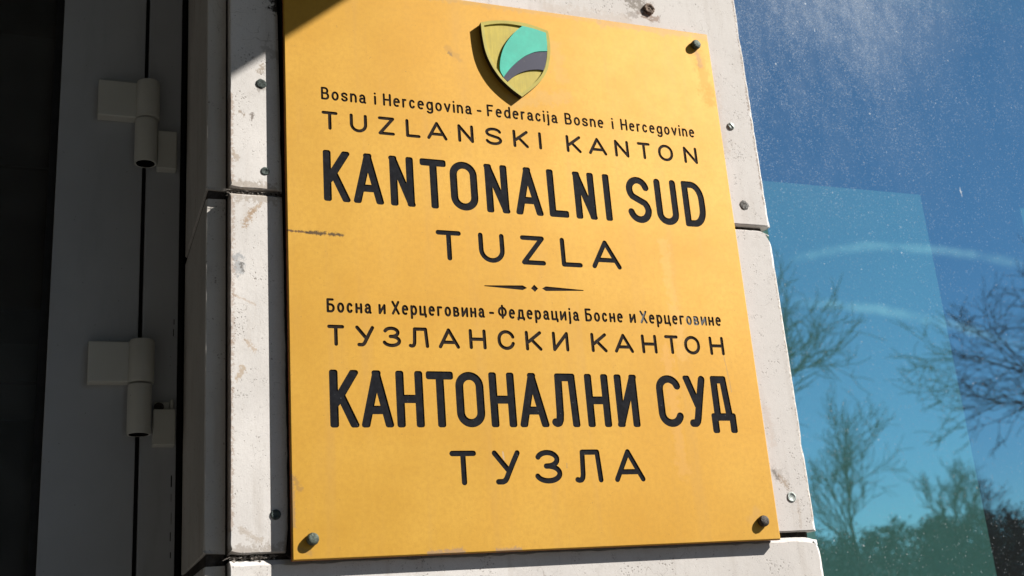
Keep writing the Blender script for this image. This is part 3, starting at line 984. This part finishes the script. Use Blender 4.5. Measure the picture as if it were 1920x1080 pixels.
# each glyph: list of strokes; a stroke is a list of points in unit coordinates; ('c', pts) = smooth curve, ('l', pts) = straight run
def caps(ch, asp):
    """asp = width/height of the stroke skeleton, used to keep bowls round"""
    r = min(0.5 * asp, 0.5)              # radius in units of height for U bottoms
    if ch in 'TТ':
        return [('l', [(0, 1), (1, 1)]), ('l', [(.5, 1), (.5, 0)])]
    if ch == 'U':
        return [('c', [(0, 1), (0, .75), (0, r)] + arc(.5, r, .5, r, 180, 360) + [(1, r), (1, .75), (1, 1)])]
    if ch == 'Z':
        return [('l', [(0, 1), (1, 1), (0, 0), (1, 0)])]
    if ch == 'L':
        return [('l', [(0, 1), (0, 0), (1, 0)])]
    if ch in 'AА':
        return [('l', [(0, 0), (.5, 1)]), ('l', [(.5, 1), (1, 0)]), ('b', [(.16, .27), (.84, .27)])]
    if ch == 'N':
        return [('l', [(0, 0), (0, 1)]), ('l', [(0, 1), (1, 0)]), ('l', [(1, 0), (1, 1)])]
    if ch == 'И':
        return [('l', [(0, 0), (0, 1)]), ('l', [(0, 0), (1, 1)]), ('l', [(1, 0), (1, 1)])]
    if ch in 'HН':
        return [('l', [(0, 0), (0, 1)]), ('b', [(0, .5), (1, .5)]), ('l', [(1, 0), (1, 1)])]
    if ch == 'I':
        return [('l', [(.5, 0), (.5, 1)])]
    if ch in 'KК':
        return [('l', [(0, 0), (0, 1)]), ('k', [(1, 1), (.12, .43)]), ('k', [(.33, .58), (1, 0)])]
    if ch in 'OО':
        q = min(r * 1.0, .5)
        return [('o', arc(.5, 1 - q, .5, q, 0, 180) + arc(.5, q, .5, q, 180, 360))]
    if ch in 'CС':
        q = min(r, .5)
        return [('c', arc(.5, 1 - q, .5, q, 18, 180) + arc(.5, q, .5, q, 180, 342))]
    if ch == 'S':
        return [('c', arc(.5, .755, .48, .245, 15, 180, 12) + [(.06, .66), (.16, .585)] + [(.5, .50)] + [(.84, .42), (.95, .34)] + arc(.5, .255, .5, .255, 0, -165, 14))]
    if ch == 'D':
        return [('l', [(0, 0), (0, 1)]), ('c', [(0, 1), (.35, 1)] + arc(.4, .62, .6, .38, 85, 0, 9) + arc(.4, .38, .6, .38, 0, -85, 9) + [(.35, 0), (0, 0)])]
    if ch == 'У':
        return [('k', [(0, 1), (.54, .42)]), ('c', [(1, 1), (.80, .68), (.56, .28), (.47, .12), (.40, .04), (.30, 0), (.10, 0)])]
    if ch == 'З':
        return [('c', arc(.47, .76, .45, .24, 160, -75, 16) + [(.52, .525), (.40, .52)]), ('c', [(.40, .52), (.55, .52)] + arc(.47, .26, .53, .26, 78, -160, 18))]
    if ch == 'Л':
        return [('c', [(0, .02), (.07, 0), (.16, .015), (.22, .08), (.25, .2), (.26, .4), (.29, 1)]), ('l', [(.29, 1), (.93, 1)]), ('l', [(.93, 1), (1, 0)])]
    if ch == 'Д':
        return [('l', [(.18, 1), (.70, 1)]), ('l', [(.18, .17), (.18, 1)]), ('l', [(.70, 1), (.84, .17)]), ('b', [(.0, .14), (1.0, .14)]), ('l', [(.0, -.14), (.0, .14)]), ('l', [(1., -.14), (1., .14)])]
    if ch == 'B':
        return [('l', [(0, 0), (0, 1)]), ('c', [(0, 1), (.5, 1)] + arc(.5, .76, .38, .24, 80, -80, 9) + [(.5, .52), (0, .52)]), ('c', [(.4, .52), (.55, .52)] + arc(.55, .26, .45, .26, 80, -80, 10) + [(.55, 0), (0, 0)])]
    if ch == 'F':
        return [('l', [(1, 1), (0, 1), (0, 0)]), ('l', [(0, .5), (.8, .5)])]
    if ch == 'Б':
        return [('l', [(.85, 1), (0, 1), (0, 0)]), ('c', [(0, .58), (.5, .58)] + arc(.52, .29, .48, .29, 80, -80, 10) + [(.5, 0), (0, 0)])]
    if ch == 'Х':
        return [('l', [(0, 0), (1, 1)]), ('l', [(0, 1), (1, 0)])]
    if ch == 'Ф':
        return [('l', [(.5, -.03), (.5, 1.03)]), ('o', arc(.5, .5, .52, .36, 0, 360, 24))]
    X = .68
    if ch in 'oо':
        return [('o', arc(.5, X / 2, .5, X / 2, 0, 360, 24))]
    if ch == 's':
        return [('c', [(x, z * X) for x, z in caps('S', asp)[0][1]])]
    if ch == 'n':
        return [('l', [(0, 0), (0, X)]), ('c', [(0, X * .55)] + arc(.5, X * .58, .5, X * .42, 170, 0, 12) + [(1, X * .3), (1, 0)])]
    if ch in 'aа':
        return [('c', arc(.46, X * .68, .42, X * .32, 155, 0, 12) + [(.88, X * .4), (.88, .09), (.93, .015), (1.04, 0)]),
                ('c', [(.88, X * .56), (.5, X * .54)] + arc(.42, X * .27, .42, X * .27, 95, 270, 12) + [(.6, .02), (.8, .09), (.88, .2)])]
    if ch == 'i':
        return [('l', [(.5, 0), (.5, X)]), ('l', [(.5, .97), (.5, .985)])]
    if ch in 'eе':
        return [('c', [(.03, X * .56), (.98, X * .56)]), ('c', [(.98, X * .56)] + arc(.5, X * .60, .49, X * .40, 0, 180, 14) + arc(.5, X * .42, .5, X * .42, 180, 300, 12))]
    if ch == 'r':
        return [('l', [(0, 0), (0, X)]), ('c', [(0, X * .5)] + arc(.75, X * .55, .75, X * .45, 165, 75, 8))]
    if ch in 'cс':
        return [('c', arc(.5, X / 2, .5, X / 2, 40, 320, 20))]
    if ch == 'g':
        return [('o', arc(.5, X / 2, .5, X / 2, 0, 360, 24)), ('c', [(1, X), (1, X * .4), (1, -.12)] + arc(.5, -.12, .5, .20, 0, -150, 10))]
    if ch == 'v':
        return [('l', [(0, X), (.5, 0), (1, X)])]
    if ch == 'd':
        return [('o', arc(.5, X / 2, .5, X / 2, 0, 360, 24)), ('l', [(1, 0), (1, 1)])]
    if ch in 'jј':
        return [('c', [(.75, X), (.75, -.1), (.68, -.24), (.5, -.29), (.1, -.30)]), ('l', [(.75, .97), (.75, .985)])]
    if ch == '-':
        return [('l', [(0, .36), (1, .36)])]
    if ch == 'и':
        return [('l', [(0, X), (0, 0), (1, X), (1, 0)])]
    if ch == 'н':
        return [('l', [(0, 0), (0, X)]), ('l', [(0, X * .5), (1, X * .5)]), ('l', [(1, 0), (1, X)])]
    if ch == 'р':
        return [('o', arc(.5, X / 2, .5, X / 2, 0, 360, 24)), ('l', [(0, X), (0, -.32)])]
    if ch == 'ц':
        return [('l', [(0, X), (0, 0), (1.05, 0), (1.05, -.17)]), ('l', [(.88, X), (.88, 0)])]
    if ch == 'г':
        return [('l', [(0, 0), (0, X), (1, X)])]
    if ch == 'в':
        return [('c', [(x, z * X) for x, z in s[1]]) if s[0] == 'c' else ('l', [(x, z * X) for x, z in s[1]]) for s in caps('B', asp)]
    if ch == 'д':
        return [('l', [(.12, 0), (.26, X), (.80, X), (.86, 0)]), ('l', [(-.02, -.13), (-.02, 0), (1.04, 0), (1.04, -.13)])]
    raise KeyError(ch)


def disc(p, r, n=10, a0=0.0, a1=360.0):
    return [(p[0] + r * math.cos(R(a0 + (a1 - a0) * k / n)), p[1] + r * math.sin(R(a0 + (a1 - a0) * k / n))) for k in range(n + (0 if a1 - a0 >= 360 else 1))]


def capsule(a, b, r):
    ang = math.degrees(math.atan2(b[1] - a[1], b[0] - a[0]))
    return disc(b, r, 7, ang - 90, ang + 90) + disc(a, r, 7, ang + 90, ang + 270)


def ribbon(pts, r, closed=False):
    """polygons (quads) and round ends along a dense curve"""
    polys = []
    for a, b in zip(pts, pts[1:] + ([pts[0]] if closed else [])):
        if math.hypot(b[0] - a[0], b[1] - a[1]) > 1e-6:
            polys.append(capsule(a, b, r))
    return polys


def round_poly(pts, r, n=4):
    out = []
    N = len(pts)
    for i in range(N):
        p0, p, p1 = Vector(pts[i - 1]), Vector(pts[i]), Vector(pts[(i + 1) % N])
        u, w = (p0 - p).normalized(), (p1 - p).normalized()
        ang = u.angle(w)
        t = min(r / math.tan(ang / 2), 0.45 * (p0 - p).length, 0.45 * (p1 - p).length)
        rr = t * math.tan(ang / 2)
        c = p + (u + w).normalized() * (rr / math.sin(ang / 2))
        a, b = p + u * t - c, p + w * t - c
        for k in range(n + 1):
            q = a.lerp(b, k / n).normalized() * rr
            out.append(tuple(c + q))
    return out


def fat_seg(a, b, sw, z0, z1):
    """a heavy straight stroke: level cut ends where it reaches the top or the base of the line"""
    a, b = Vector(a), Vector(b)
    if a.y > b.y:
        a, b = b, a
    d = b - a
    if abs(d.y) < 0.25 * abs(d.x):       # bar
        x0, x1 = min(a.x, b.x) - sw / 2, max(a.x, b.x) + sw / 2
        return round_poly([(x0, a.y - sw / 2), (x1, a.y - sw / 2), (x1, a.y + sw / 2), (x0, a.y + sw / 2)], sw * .3)
    hw = sw / 2 * d.length / d.y
    e = d / d.y * (sw / 2)
    a2, b2 = a - e, b + e
    return round_poly([(a2.x - hw, a2.y), (a2.x + hw, a2.y), (b2.x + hw, b2.y), (b2.x - hw, b2.y)], sw * .3)


def glyph(ch, x0, x1, zb, zt, sw, heavy):
    """polygons of one letter filling x0..x1, zb..zt (metres)"""
    w, h = max(x1 - x0 - sw, 1e-5), zt - zb - sw
    hx = 0
    if heavy and ch in 'NИAАKК':
        hx = sw * 0.06
    mp = lambda p: (x0 + sw / 2 + hx + p[0] * (w - 2 * hx), zb + sw / 2 + p[1] * h)
    if ch == 'I':
        xm = (x0 + x1) / 2
        mp = lambda p: (xm, zb + sw / 2 + p[1] * h)
    out = []
    for kind, pts in caps(ch, w / h):
        P = [mp(p) for p in pts]
        if kind == 'o':
            out += ribbon(P, sw / 2, True)
        elif kind == 'c':
            out += ribbon(P, sw / 2)
        elif heavy:
            for a, b in zip(P, P[1:]):
                out.append(fat_seg(a, b, sw, zb, zt))
        else:
            for a, b in zip(P, P[1:]):
                out.append(capsule(a, b, sw / 2))
    return out


mm = 0.001
SPACED = [
    # (top, base, stroke, heavy, [(letter, x0, x1) in mm])
    (0.4371, 0.4168, 0.0034, False, [('T', 36.3, 52.5), ('U', 64.6, 82.5), ('Z', 93.8, 111.0), ('L', 122.6, 138.1), ('A', 145.1, 167.0), ('N', 178.6, 196.0), ('S', 208.8, 227.7), ('K', 240.0, 257.7), ('I', 269.7, 272.6), ('K', 301.5, 319.2), ('A', 327.8, 349.8), ('N', 359.5, 376.9), ('T', 387.8, 403.9), ('O', 413.3, 432.3), ('N', 445.7, 463.1)]),
    (0.3945, 0.3402, 0.0079, True, [('K', 35.9, 62.5), ('A', 65.8, 96.6), ('N', 102.9, 128.9), ('T', 135.4, 163.2), ('O', 166.7, 196.3), ('N', 204.4, 230.3), ('A', 236.9, 267.8), ('L', 274.6, 297.0), ('N', 304.8, 330.0), ('I', 340.3, 347.8), ('S', 367.2, 396.5), ('U', 402.5, 429.9), ('D', 437.0, 464.6)]),
    (0.3173, 0.2853, 0.0051, False, [('T', 148.1, 174.6), ('U', 192.8, 220.7), ('Z', 238.6, 265.3), ('L', 283.0, 306.8), ('A', 317.8, 352.0)]),
    (0.2149, 0.1944, 0.0035, False, [('Т', 36.1, 52.3), ('У', 62.8, 81.2), ('З', 89.3, 107.1), ('Л', 114.4, 134.8), ('А', 144.4, 166.1), ('Н', 175.9, 193.7), ('С', 205.6, 224.1), ('К', 235.1, 253.0), ('И', 264.5, 282.4), ('К', 307.2, 325.2), ('А', 333.4, 355.4), ('Н', 365.1, 383.0), ('Т', 392.6, 408.8), ('О', 415.5, 434.5), ('Н', 446.0, 463.7)]),
    (0.1716, 0.1171, 0.0081, True, [('К', 36.1, 63.4), ('А', 65.8, 96.7), ('Н', 99.7, 126.4), ('Т', 129.7, 157.0), ('О', 158.7, 187.4), ('Н', 193.1, 219.6), ('А', 222.7, 253.6), ('Л', 256.4, 286.7), ('Н', 295.4, 321.6), ('И', 328.1, 354.0), ('С', 375.8, 405.0), ('У', 409.0, 434.6), ('Д', 437.2, 466.6)]),
    (0.0949, 0.0622, 0.0053, False, [('Т', 148.7, 175.2), ('У', 191.0, 219.7), ('З', 234.5, 262.5), ('Л', 275.6, 305.9), ('А', 318.4, 352.2)]),
]
WID = {'B': 7.6, 'o': 6.8, 'о': 6.8, 's': 6.4, 'n': 6.4, 'a': 6.6, 'а': 6.6, 'i': 1.9, 'H': 7.8, 'e': 6.6, 'е': 6.6, 'r': 4.6, 'c': 6.2, 'с': 6.2, 'g': 6.8, 'v': 6.8,
       'F': 6.9, 'd': 6.8, 'j': 3.0, 'ј': 3.0, '-': 5.4, 'Б': 7.6, 'н': 6.6, 'и': 7.0, 'Х': 8.0, 'р': 6.8, 'ц': 7.3, 'г': 5.6, 'в': 6.5, 'Ф': 9.0, 'д': 7.8}
RUNS = [
    (0.4638, 0.4496, 0.0023, [('Bosna', 36.2, 82.3), ('i', 90.6, 92.5), ('Hercegovina', 99.9, 195.8), ('-', 201.4, 206.9), ('Federacija', 212.8, 294.1), ('Bosne', 302.6, 349.4), ('i', 359.2, 361.1), ('Hercegovine', 370.1, 463.6)]),
    (0.2409, 0.2268, 0.0024, [('Босна', 36.0, 79.3), ('и', 86.1, 93.3), ('Херцеговина', 99.1, 194.1), ('-', 198.7, 204.2), ('Федерација', 208.3, 296.7), ('Босне', 303.5, 346.8), ('и', 354.3, 361.7), ('Херцеговине', 366.8, 464.4)]),
]
ORN = [[(195.8, 260.9), (237.4, 262.7), (241.9, 260.2), (237.0, 257.7), (195.8, 260.0)],
       [(246.1, 260.0), (249.9, 264.1), (254.0, 260.1), (250.2, 256.4)],
       [(258.3, 260.3), (262.6, 262.8), (304.7, 260.7), (304.7, 259.8), (262.2, 257.8)]]

PW, PH = 0.500, 0.588
plq = empty('court_plaque', (0.25, 0.005, 0.0))
tag(plq, 'large gold metal court name plaque with black engraved bilingual lettering on the stone pillar', 'plaque')


def engrave():
    """cut the letters into the plate: one planar subdivision shared by plate face and letter floors"""
    rings, owner = [], []
    def add(polys, own):
        for p in polys:
            rings.append(p)
            owner.append(own)
    lid = 0
    order = []
    for top, base, sw, heavy, L in SPACED:
        last = None
        for ch, a, b in L:
            if last is not None and a - last > (15 if heavy else 22 if sw < 0.004 else 99) :
                order.append('heavy' if heavy else 'small')
                lid += 1
            add(glyph(ch, a * mm, b * mm, base, top, sw, heavy), (lid, 0))
            last = b
        order.append('heavy' if heavy else ('mid' if sw > 0.004 else 'small'))
        lid += 1
    for ri, (top, base, sw, L) in enumerate(RUNS):
        for wi, (word, a, b) in enumerate(L):
            ws = [WID[c] for c in word]
            gap = 1.95
            tot = sum(ws) + gap * (len(ws) - 1)
            k = (b - a) / tot
            x = a
            for ci, (c, w_) in enumerate(zip(word, ws)):
                worn = 1 if ri == 1 and wi == 7 and ci in (0, 6, 7, 8) else 0
                add(glyph(c, x * mm, (x + w_ * k) * mm, base, top, sw, False), (lid, worn))
                x += (w_ + gap) * k
            order.append('small')
            lid += 1
    add([[(x * mm, z * mm) for x, z in p] for p in ORN], (lid, 0))
    order.append('small')
    verts, faces = [], []
    c = 0.0012
    outline = [(c, c), (PW - c, c), (PW - c, PH - c), (c, PH - c)]
    for poly in [outline] + rings:
        area = sum(p[0] * q[1] - q[0] * p[1] for p, q in zip(poly, poly[1:] + poly[:1]))
        if area < 0:
            poly = poly[::-1]
        i0 = len(verts)
        verts += [Vector((x * 100, z * 100)) for x, z in poly]
        faces.append(list(range(i0, i0 + len(poly))))
    V, E_, F, _, _, OF = delaunay_2d_cdt(verts, [], faces, 1, 1e-4)
    V = [(v.x / 100, v.y / 100) for v in V]
    DEP = 0.0007
    # plate
    own = []
    for of in OF:
        o = [q for q in of if q > 0]
        own.append(owner[o[0] - 1] if o else None)
    pb = bmesh.new()
    pv = {}

    def gv(i, y):
        if (i, y) not in pv:
            pv[i, y] = pb.verts.new((V[i][0], y, V[i][1]))
        return pv[i, y]
    edge_own = {}
    for f, o in zip(F, own):
        if o is None:
            pb.faces.new([gv(i, 0.0) for i in reversed(f)])
        for a, b in zip(f, f[1:] + f[:1]):
            edge_own.setdefault(frozenset((a, b)), []).append(o)
    # chamfer, edge and back of the plate
    cs = [(0, 0), (PW, 0), (PW, PH), (0, PH)]
    fr = [pb.verts.new((x, 0.0, z)) for x, z in outline]
    ed = [pb.verts.new((x, 0.0009, z)) for x, z in cs]
    bk = [pb.verts.new((x, 0.0060, z)) for x, z in cs]
    for i in range(4):
        j = (i + 1) % 4
        pb.faces.new((fr[i], ed[i], ed[j], fr[j]))
        pb.faces.new((ed[i], bk[i], bk[j], ed[j])).material_index = 1
    pb.faces.new(bk).material_index = 1
    plate = obj('plate', pb, [M_gold, M_edge], plq, recalc=False)
    # letter floors and walls, one mesh per line
    for L in range(lid + 1):
        lb = bmesh.new()
        lv = {}

        def g2(i, y):
            if (i, y) not in lv:
                lv[i, y] = lb.verts.new((V[i][0], y, V[i][1]))
            return lv[i, y]
        for f, o in zip(F, own):
            if o is not None and o[0] == L:
                lb.faces.new([g2(i, DEP) for i in reversed(f)]).material_index = o[1]
                for a, b in zip(f, f[1:] + f[:1]):
                    if None in edge_own[frozenset((a, b))]:
                        lb.faces.new((g2(a, DEP), g2(b, DEP), g2(b, 0.0), g2(a, 0.0))).material_index = o[1]
        name = 'ornament' if L == lid else 'lettering'
        ob = obj(name, lb, [M_ink if order[L] != 'small' else M_inkS, M_worn], plq, recalc=False)
    return plate


engrave()

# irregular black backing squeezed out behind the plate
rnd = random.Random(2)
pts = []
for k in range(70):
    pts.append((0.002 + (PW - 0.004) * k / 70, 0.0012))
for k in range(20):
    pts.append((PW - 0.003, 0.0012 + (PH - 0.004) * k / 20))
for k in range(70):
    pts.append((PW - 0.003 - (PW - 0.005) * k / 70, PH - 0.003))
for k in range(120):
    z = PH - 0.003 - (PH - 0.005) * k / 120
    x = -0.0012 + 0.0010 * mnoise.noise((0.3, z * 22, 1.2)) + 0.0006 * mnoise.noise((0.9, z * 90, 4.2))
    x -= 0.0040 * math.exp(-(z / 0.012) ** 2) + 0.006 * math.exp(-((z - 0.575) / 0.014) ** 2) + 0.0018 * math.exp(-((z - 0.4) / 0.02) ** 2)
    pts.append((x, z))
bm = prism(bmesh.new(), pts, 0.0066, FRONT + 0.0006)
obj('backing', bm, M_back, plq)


# screws that hold the plate
def screw_head(x, z, r, h, mat):
    bm = lathe(bmesh.new(), [(r * 0.90, 0.0004), (r * 1.0, -h * 0.25), (r * 1.0, -h * 0.55), (r * 0.93, -h * 0.80), (r * 0.74, -h * 0.97), (r * 0.45, -h * 1.05), (r * 0.15, -h * 1.07)], (x, 0, z), 'y', 28)
    for v in bm.verts:
        v.co.x += 0.00018 * mnoise.noise(v.co * 500)
        v.co.z += 0.00018 * mnoise.noise(v.co * 480 + Vector((3, 1, 2)))
    obj('screw', bm, mat, plq, smooth=True)


screw_head(0.0177, 0.0178, 0.0056, 0.0056, M_screw)
screw_head(0.4806, 0.0190, 0.0058, 0.0058, M_screwb)
screw_head(0.4806, 0.5700, 0.0058, 0.0058, M_screw)
screw_head(0.0182, 0.5700, 0.0054, 0.0042, M_screwb)


# ------------------------------------------------------------------ emblem
def enamel(name, col, rough=0.45, streak=0.0, dirt=0.3):
    m, g = newmat(name)
    p = g.obj()
    c = g.mix(g.step(g.noise(p, 60, 5, 0.65), 0.35, 0.7), tuple(q * 0.9 for q in col), tuple(min(1, q * 1.06) for q in col))
    if streak:
        s = g.noise(g.scl(p, (700, 700, 25)), 1.0, 3, 0.6)
        c = g.mix(g.m('MULTIPLY', g.step(s, 0.4, 0.7), streak), c, tuple(q * 0.6 for q in col))
    dd = g.step(g.noise(p, 110, 5, 0.7), 0.55, 0.8)
    c = g.mix(g.m('MULTIPLY', dd, dirt), c, (0.30, 0.27, 0.20))
    k = g.m('MULTIPLY', g.step(g.voro(p, 420), 0.08, 0.16, 1, 0), g.step(g.noise(p, 130, 2), 0.56, 0.62))
    c = g.mix(g.m('MULTIPLY', k, 0.7), c, (0.08, 0.07, 0.05))
    g.out(g.bsdf(c, rough, 0, g.bump(g.noise(p, 600, 3, 0.6), 0.15, 0.0004), 0.4))
    return m


M_yel = enamel('emblem_yellow', (0.51, 0.40, 0.042), 0.55, 0.30)
M_rim = enamel('emblem_rim', (0.44, 0.37, 0.045), 0.5, 0.0, 0.15)
M_trq = enamel('emblem_turquoise', (0.035, 0.47, 0.34), 0.55, 0.0, 0.08)
M_slt = enamel('emblem_slate', (0.030, 0.031, 0.062), 0.65, 0.0, 0.22)
M_blk = plain('emblem_side', (0.020, 0.014, 0.010), 0.6, 0, 0.4, 200)

OUTL = [(211.1, 558.6), (223.9, 562.5), (240.6, 565.0), (259.7, 565.3), (274.9, 563.1), (290.1, 559.1), (291.0, 546.3), (290.3, 532.7), (287.7, 519.0), (283.2, 506.5), (275.2, 495.3), (265.5, 485.4), (251.9, 473.8), (240.1, 482.3), (228.6, 493.6), (219.8, 507.6), (214.3, 522.6), (211.8, 540.5)]
INN = [(214.7, 555.5), (227.4, 559.2), (241.5, 561.4), (258.0, 561.2), (273.3, 559.6), (287.3, 556.5), (287.4, 543.8), (286.6, 532.2), (284.2, 519.5), (279.7, 507.6), (272.0, 497.0), (262.6, 487.6), (251.6, 478.2), (241.6, 485.3), (231.3, 495.5), (223.0, 509.0), (217.7, 523.6), (215.3, 540.2)]
TQL = [(259.3, 560.6), (251.7, 553.7), (243.9, 544.5), (237.5, 535.0), (233.0, 525.1), (230.0, 514.2), (229.1, 502.8), (232.0, 495.4)]
BUP = [(286.4, 533.2), (277.3, 531.9), (269.3, 529.3), (260.0, 524.0), (251.2, 516.8), (242.6, 508.2), (236.9, 501.2), (232.4, 494.8)]
BLO = [(281.0, 509.3), (274.0, 509.4), (264.9, 507.8), (257.1, 505.1), (249.2, 500.9), (242.5, 495.5), (237.3, 490.4)]


def sm(pts, n=4):
    """smooth an open run of points (Catmull-Rom), mm -> m"""
    P = [Vector(p) for p in pts]
    P = [P[0] * 2 - P[1]] + P + [P[-1] * 2 - P[-2]]
    out = []
    for i in range(1, len(P) - 2):
        for k in range(n):
            t = k / n
            a, b, c, d = P[i - 1:i + 3]
            q = 0.5 * ((2 * b) + (c - a) * t + (2 * a - 5 * b + 4 * c - d) * t * t + (3 * b - a - 3 * c + d) * t ** 3)
            out.append((q.x * mm, q.y * mm))
    out.append((P[-2].x * mm, P[-2].y * mm))
    return out


def shield(pts):
    """keep the three corners of the shield sharp: top left, top right, foot"""
    top = sm(pts[0:6])
    right = sm(pts[5:13])
    left = sm(pts[12:] + [pts[0]])
    return top + right[1:] + left[1:-1]


emb = empty('shield_emblem', (0.25, 0.0, 0.474))
tag(emb, 'raised yellow, turquoise and slate shield emblem fixed above the lettering of the gold plaque', 'emblem')
o1, i1 = shield(OUTL), shield(INN)
EY = -0.0066
# body with open front rim
bm = bmesh.new()
n = len(o1)
ro = [bm.verts.new((x, EY, z)) for x, z in o1]
bo = [bm.verts.new((x, -0.0004, z)) for x, z in o1]
ri = [bm.verts.new((x, EY + 0.0001, z)) for x, z in i1]
di = [bm.verts.new((x, EY + 0.0020, z)) for x, z in i1]
for i in range(n):
    j = (i + 1) % n
    bm.faces.new((ro[i], ro[j], ri[j], ri[i])).material_index = 0
    bm.faces.new((ri[i], ri[j], di[j], di[i])).material_index = 0
    bm.faces.new((ro[i], bo[i], bo[j], ro[j])).material_index = 1
bm.faces.new(bo).material_index = 1
bmesh.ops.triangulate(bm, faces=[f for f in bm.faces if len(f.verts) > 4])
obj('rim', bm, [M_rim, M_blk], emb)
bm = prism(bmesh.new(), i1, EY + 0.0017, -0.0010)
obj('yellow_field', bm, M_yel, emb)
# turquoise piece: between its left curve, the band, and the inner rim
i2 = [(x, z) for x, z in sm([(259.3, 560.9), (273.3, 559.3), (287.0, 556.2)])]
right = sm([(287.1, 556.0), (287.2, 543.8), (286.4, 533.4)])
poly = i2 + right[1:] + sm(BUP)[1:] + list(reversed(sm(TQL)))[1:-1]
obj('turquoise_field', prism(bmesh.new(), poly, EY - 0.0004, EY + 0.0016), M_trq, emb)
rb = sm([(281.0, 509.3), (284.0, 519.5), (286.3, 532.0), (286.4, 532.9)])
poly = sm([(x, z - 0.25) for x, z in BUP]) + list(reversed(sm(BLO))) + rb[1:]
obj('slate_band', prism(bmesh.new(), poly, EY + 0.0002, EY + 0.0016), M_slt, emb)

# ------------------------------------------------------------------ old fixings left in the stone
def fixing(name, label, cat, x, z, prof, mat, squash=1.0, rough=0.0):
    bm = lathe(bmesh.new(), prof, (x, FRONT, z), 'y', 22)
    for v in bm.verts:
        v.co.z = z + (v.co.z - z) * squash
        if rough:
            v.co.x += rough * mnoise.noise(v.co * 420)
            v.co.z += rough * mnoise.noise(v.co * 390 + Vector((5, 2, 7)))
    o = obj(name, bm, mat, smooth=True)
    return tag(o, label, cat, 'old fixings left in the stone')


def ring_plug(name, label, x, z, r, mat, hole=0.45, h=0.0008):
    t = empty(name, (x, FRONT, z))
    tag(t, label, 'wall plug', 'old fixings left in the stone')
    bm = lathe(bmesh.new(), [(r, 0.0012), (r, -h * 0.6), (r * 0.88, -h), (r * (hole + 0.1), -h), (r * hole, -h * 0.5)], (x, FRONT, z), 'y', 22)
    for v in bm.verts:
        v.co.x += 0.0003 * mnoise.noise(v.co * 420)
    obj('rim', bm, mat, t, smooth=True)
    obj('hole', lathe(bmesh.new(), [(r * hole * 1.05, -h * 0.4), (r * hole * 0.3, -h * 0.38)], (x, FRONT, z), 'y', 18), M_hole, t)


fixing('wall_screw', 'dark greenish screw stub half in shadow, upper left stone beside the plaque', 'screw', -0.0209, 0.4657,
       [(0.0050, 0.0008), (0.0050, -0.0006), (0.0042, -0.0011), (0.0022, -0.0008), (0.0004, -0.0006)], M_greend, 1.0, 0.0008)
ring_plug('wall_plug', 'dark hollow plug just above the upper left stone joint', -0.0181, 0.3712, 0.0042, M_green)
ring_plug('wall_plug', 'grey green plug low on the left stone in the shadow of the plaque', -0.0119, 0.0416, 0.0046, M_green, 0.35, 0.0012)
fixing('rusty_bolt', 'rusty bolt stub in stained stone above the top edge of the plaque', 'bolt', 0.4312, 0.6176,
       [(0.0066, 0.0006), (0.0070, -0.0012), (0.0066, -0.0030), (0.0048, -0.0036), (0.0044, -0.0022), (0.0018, -0.0022), (0.0004, -0.0024)], M_rust, 1.0, 0.0018)
t = fixing('wall_screw', 'small zinc slotted screw head on the stone right of the plaque near the window', 'screw', 0.5210, 0.4750,
           [(0.0046, 0.0006), (0.0046, -0.0009), (0.0040, -0.0016), (0.0018, -0.0018), (0.0004, -0.0018)], M_zinc, 1.0, 0.0003)
bm = boxes((-0.0036, 0.0036, -0.00035, 0.00035, -0.0006, 0.0006))
bmesh.ops.rotate(bm, verts=bm.verts, cent=(0, 0, 0), matrix=Matrix.Rotation(R(50), 3, 'Y'))
bmesh.ops.translate(bm, verts=bm.verts, vec=(0.5210, FRONT - 0.0018, 0.4750))
obj('slot', bm, M_hole, t)
fixing('filled_hole', 'round patch of speckled dark filler above the right stone joint', 'filled hole', 0.5231, 0.3757,
       [(0.0058, 0.0004), (0.0056, -0.0002), (0.0035, -0.0004), (0.0004, -0.0003)], M_filler, 1.05, 0.0014)
ring_plug('wall_plug', 'open metal ringed hole in the right stone beside the lower right of the plaque', 0.5278, 0.0443, 0.0054, M_zinc, 0.58, 0.0010)
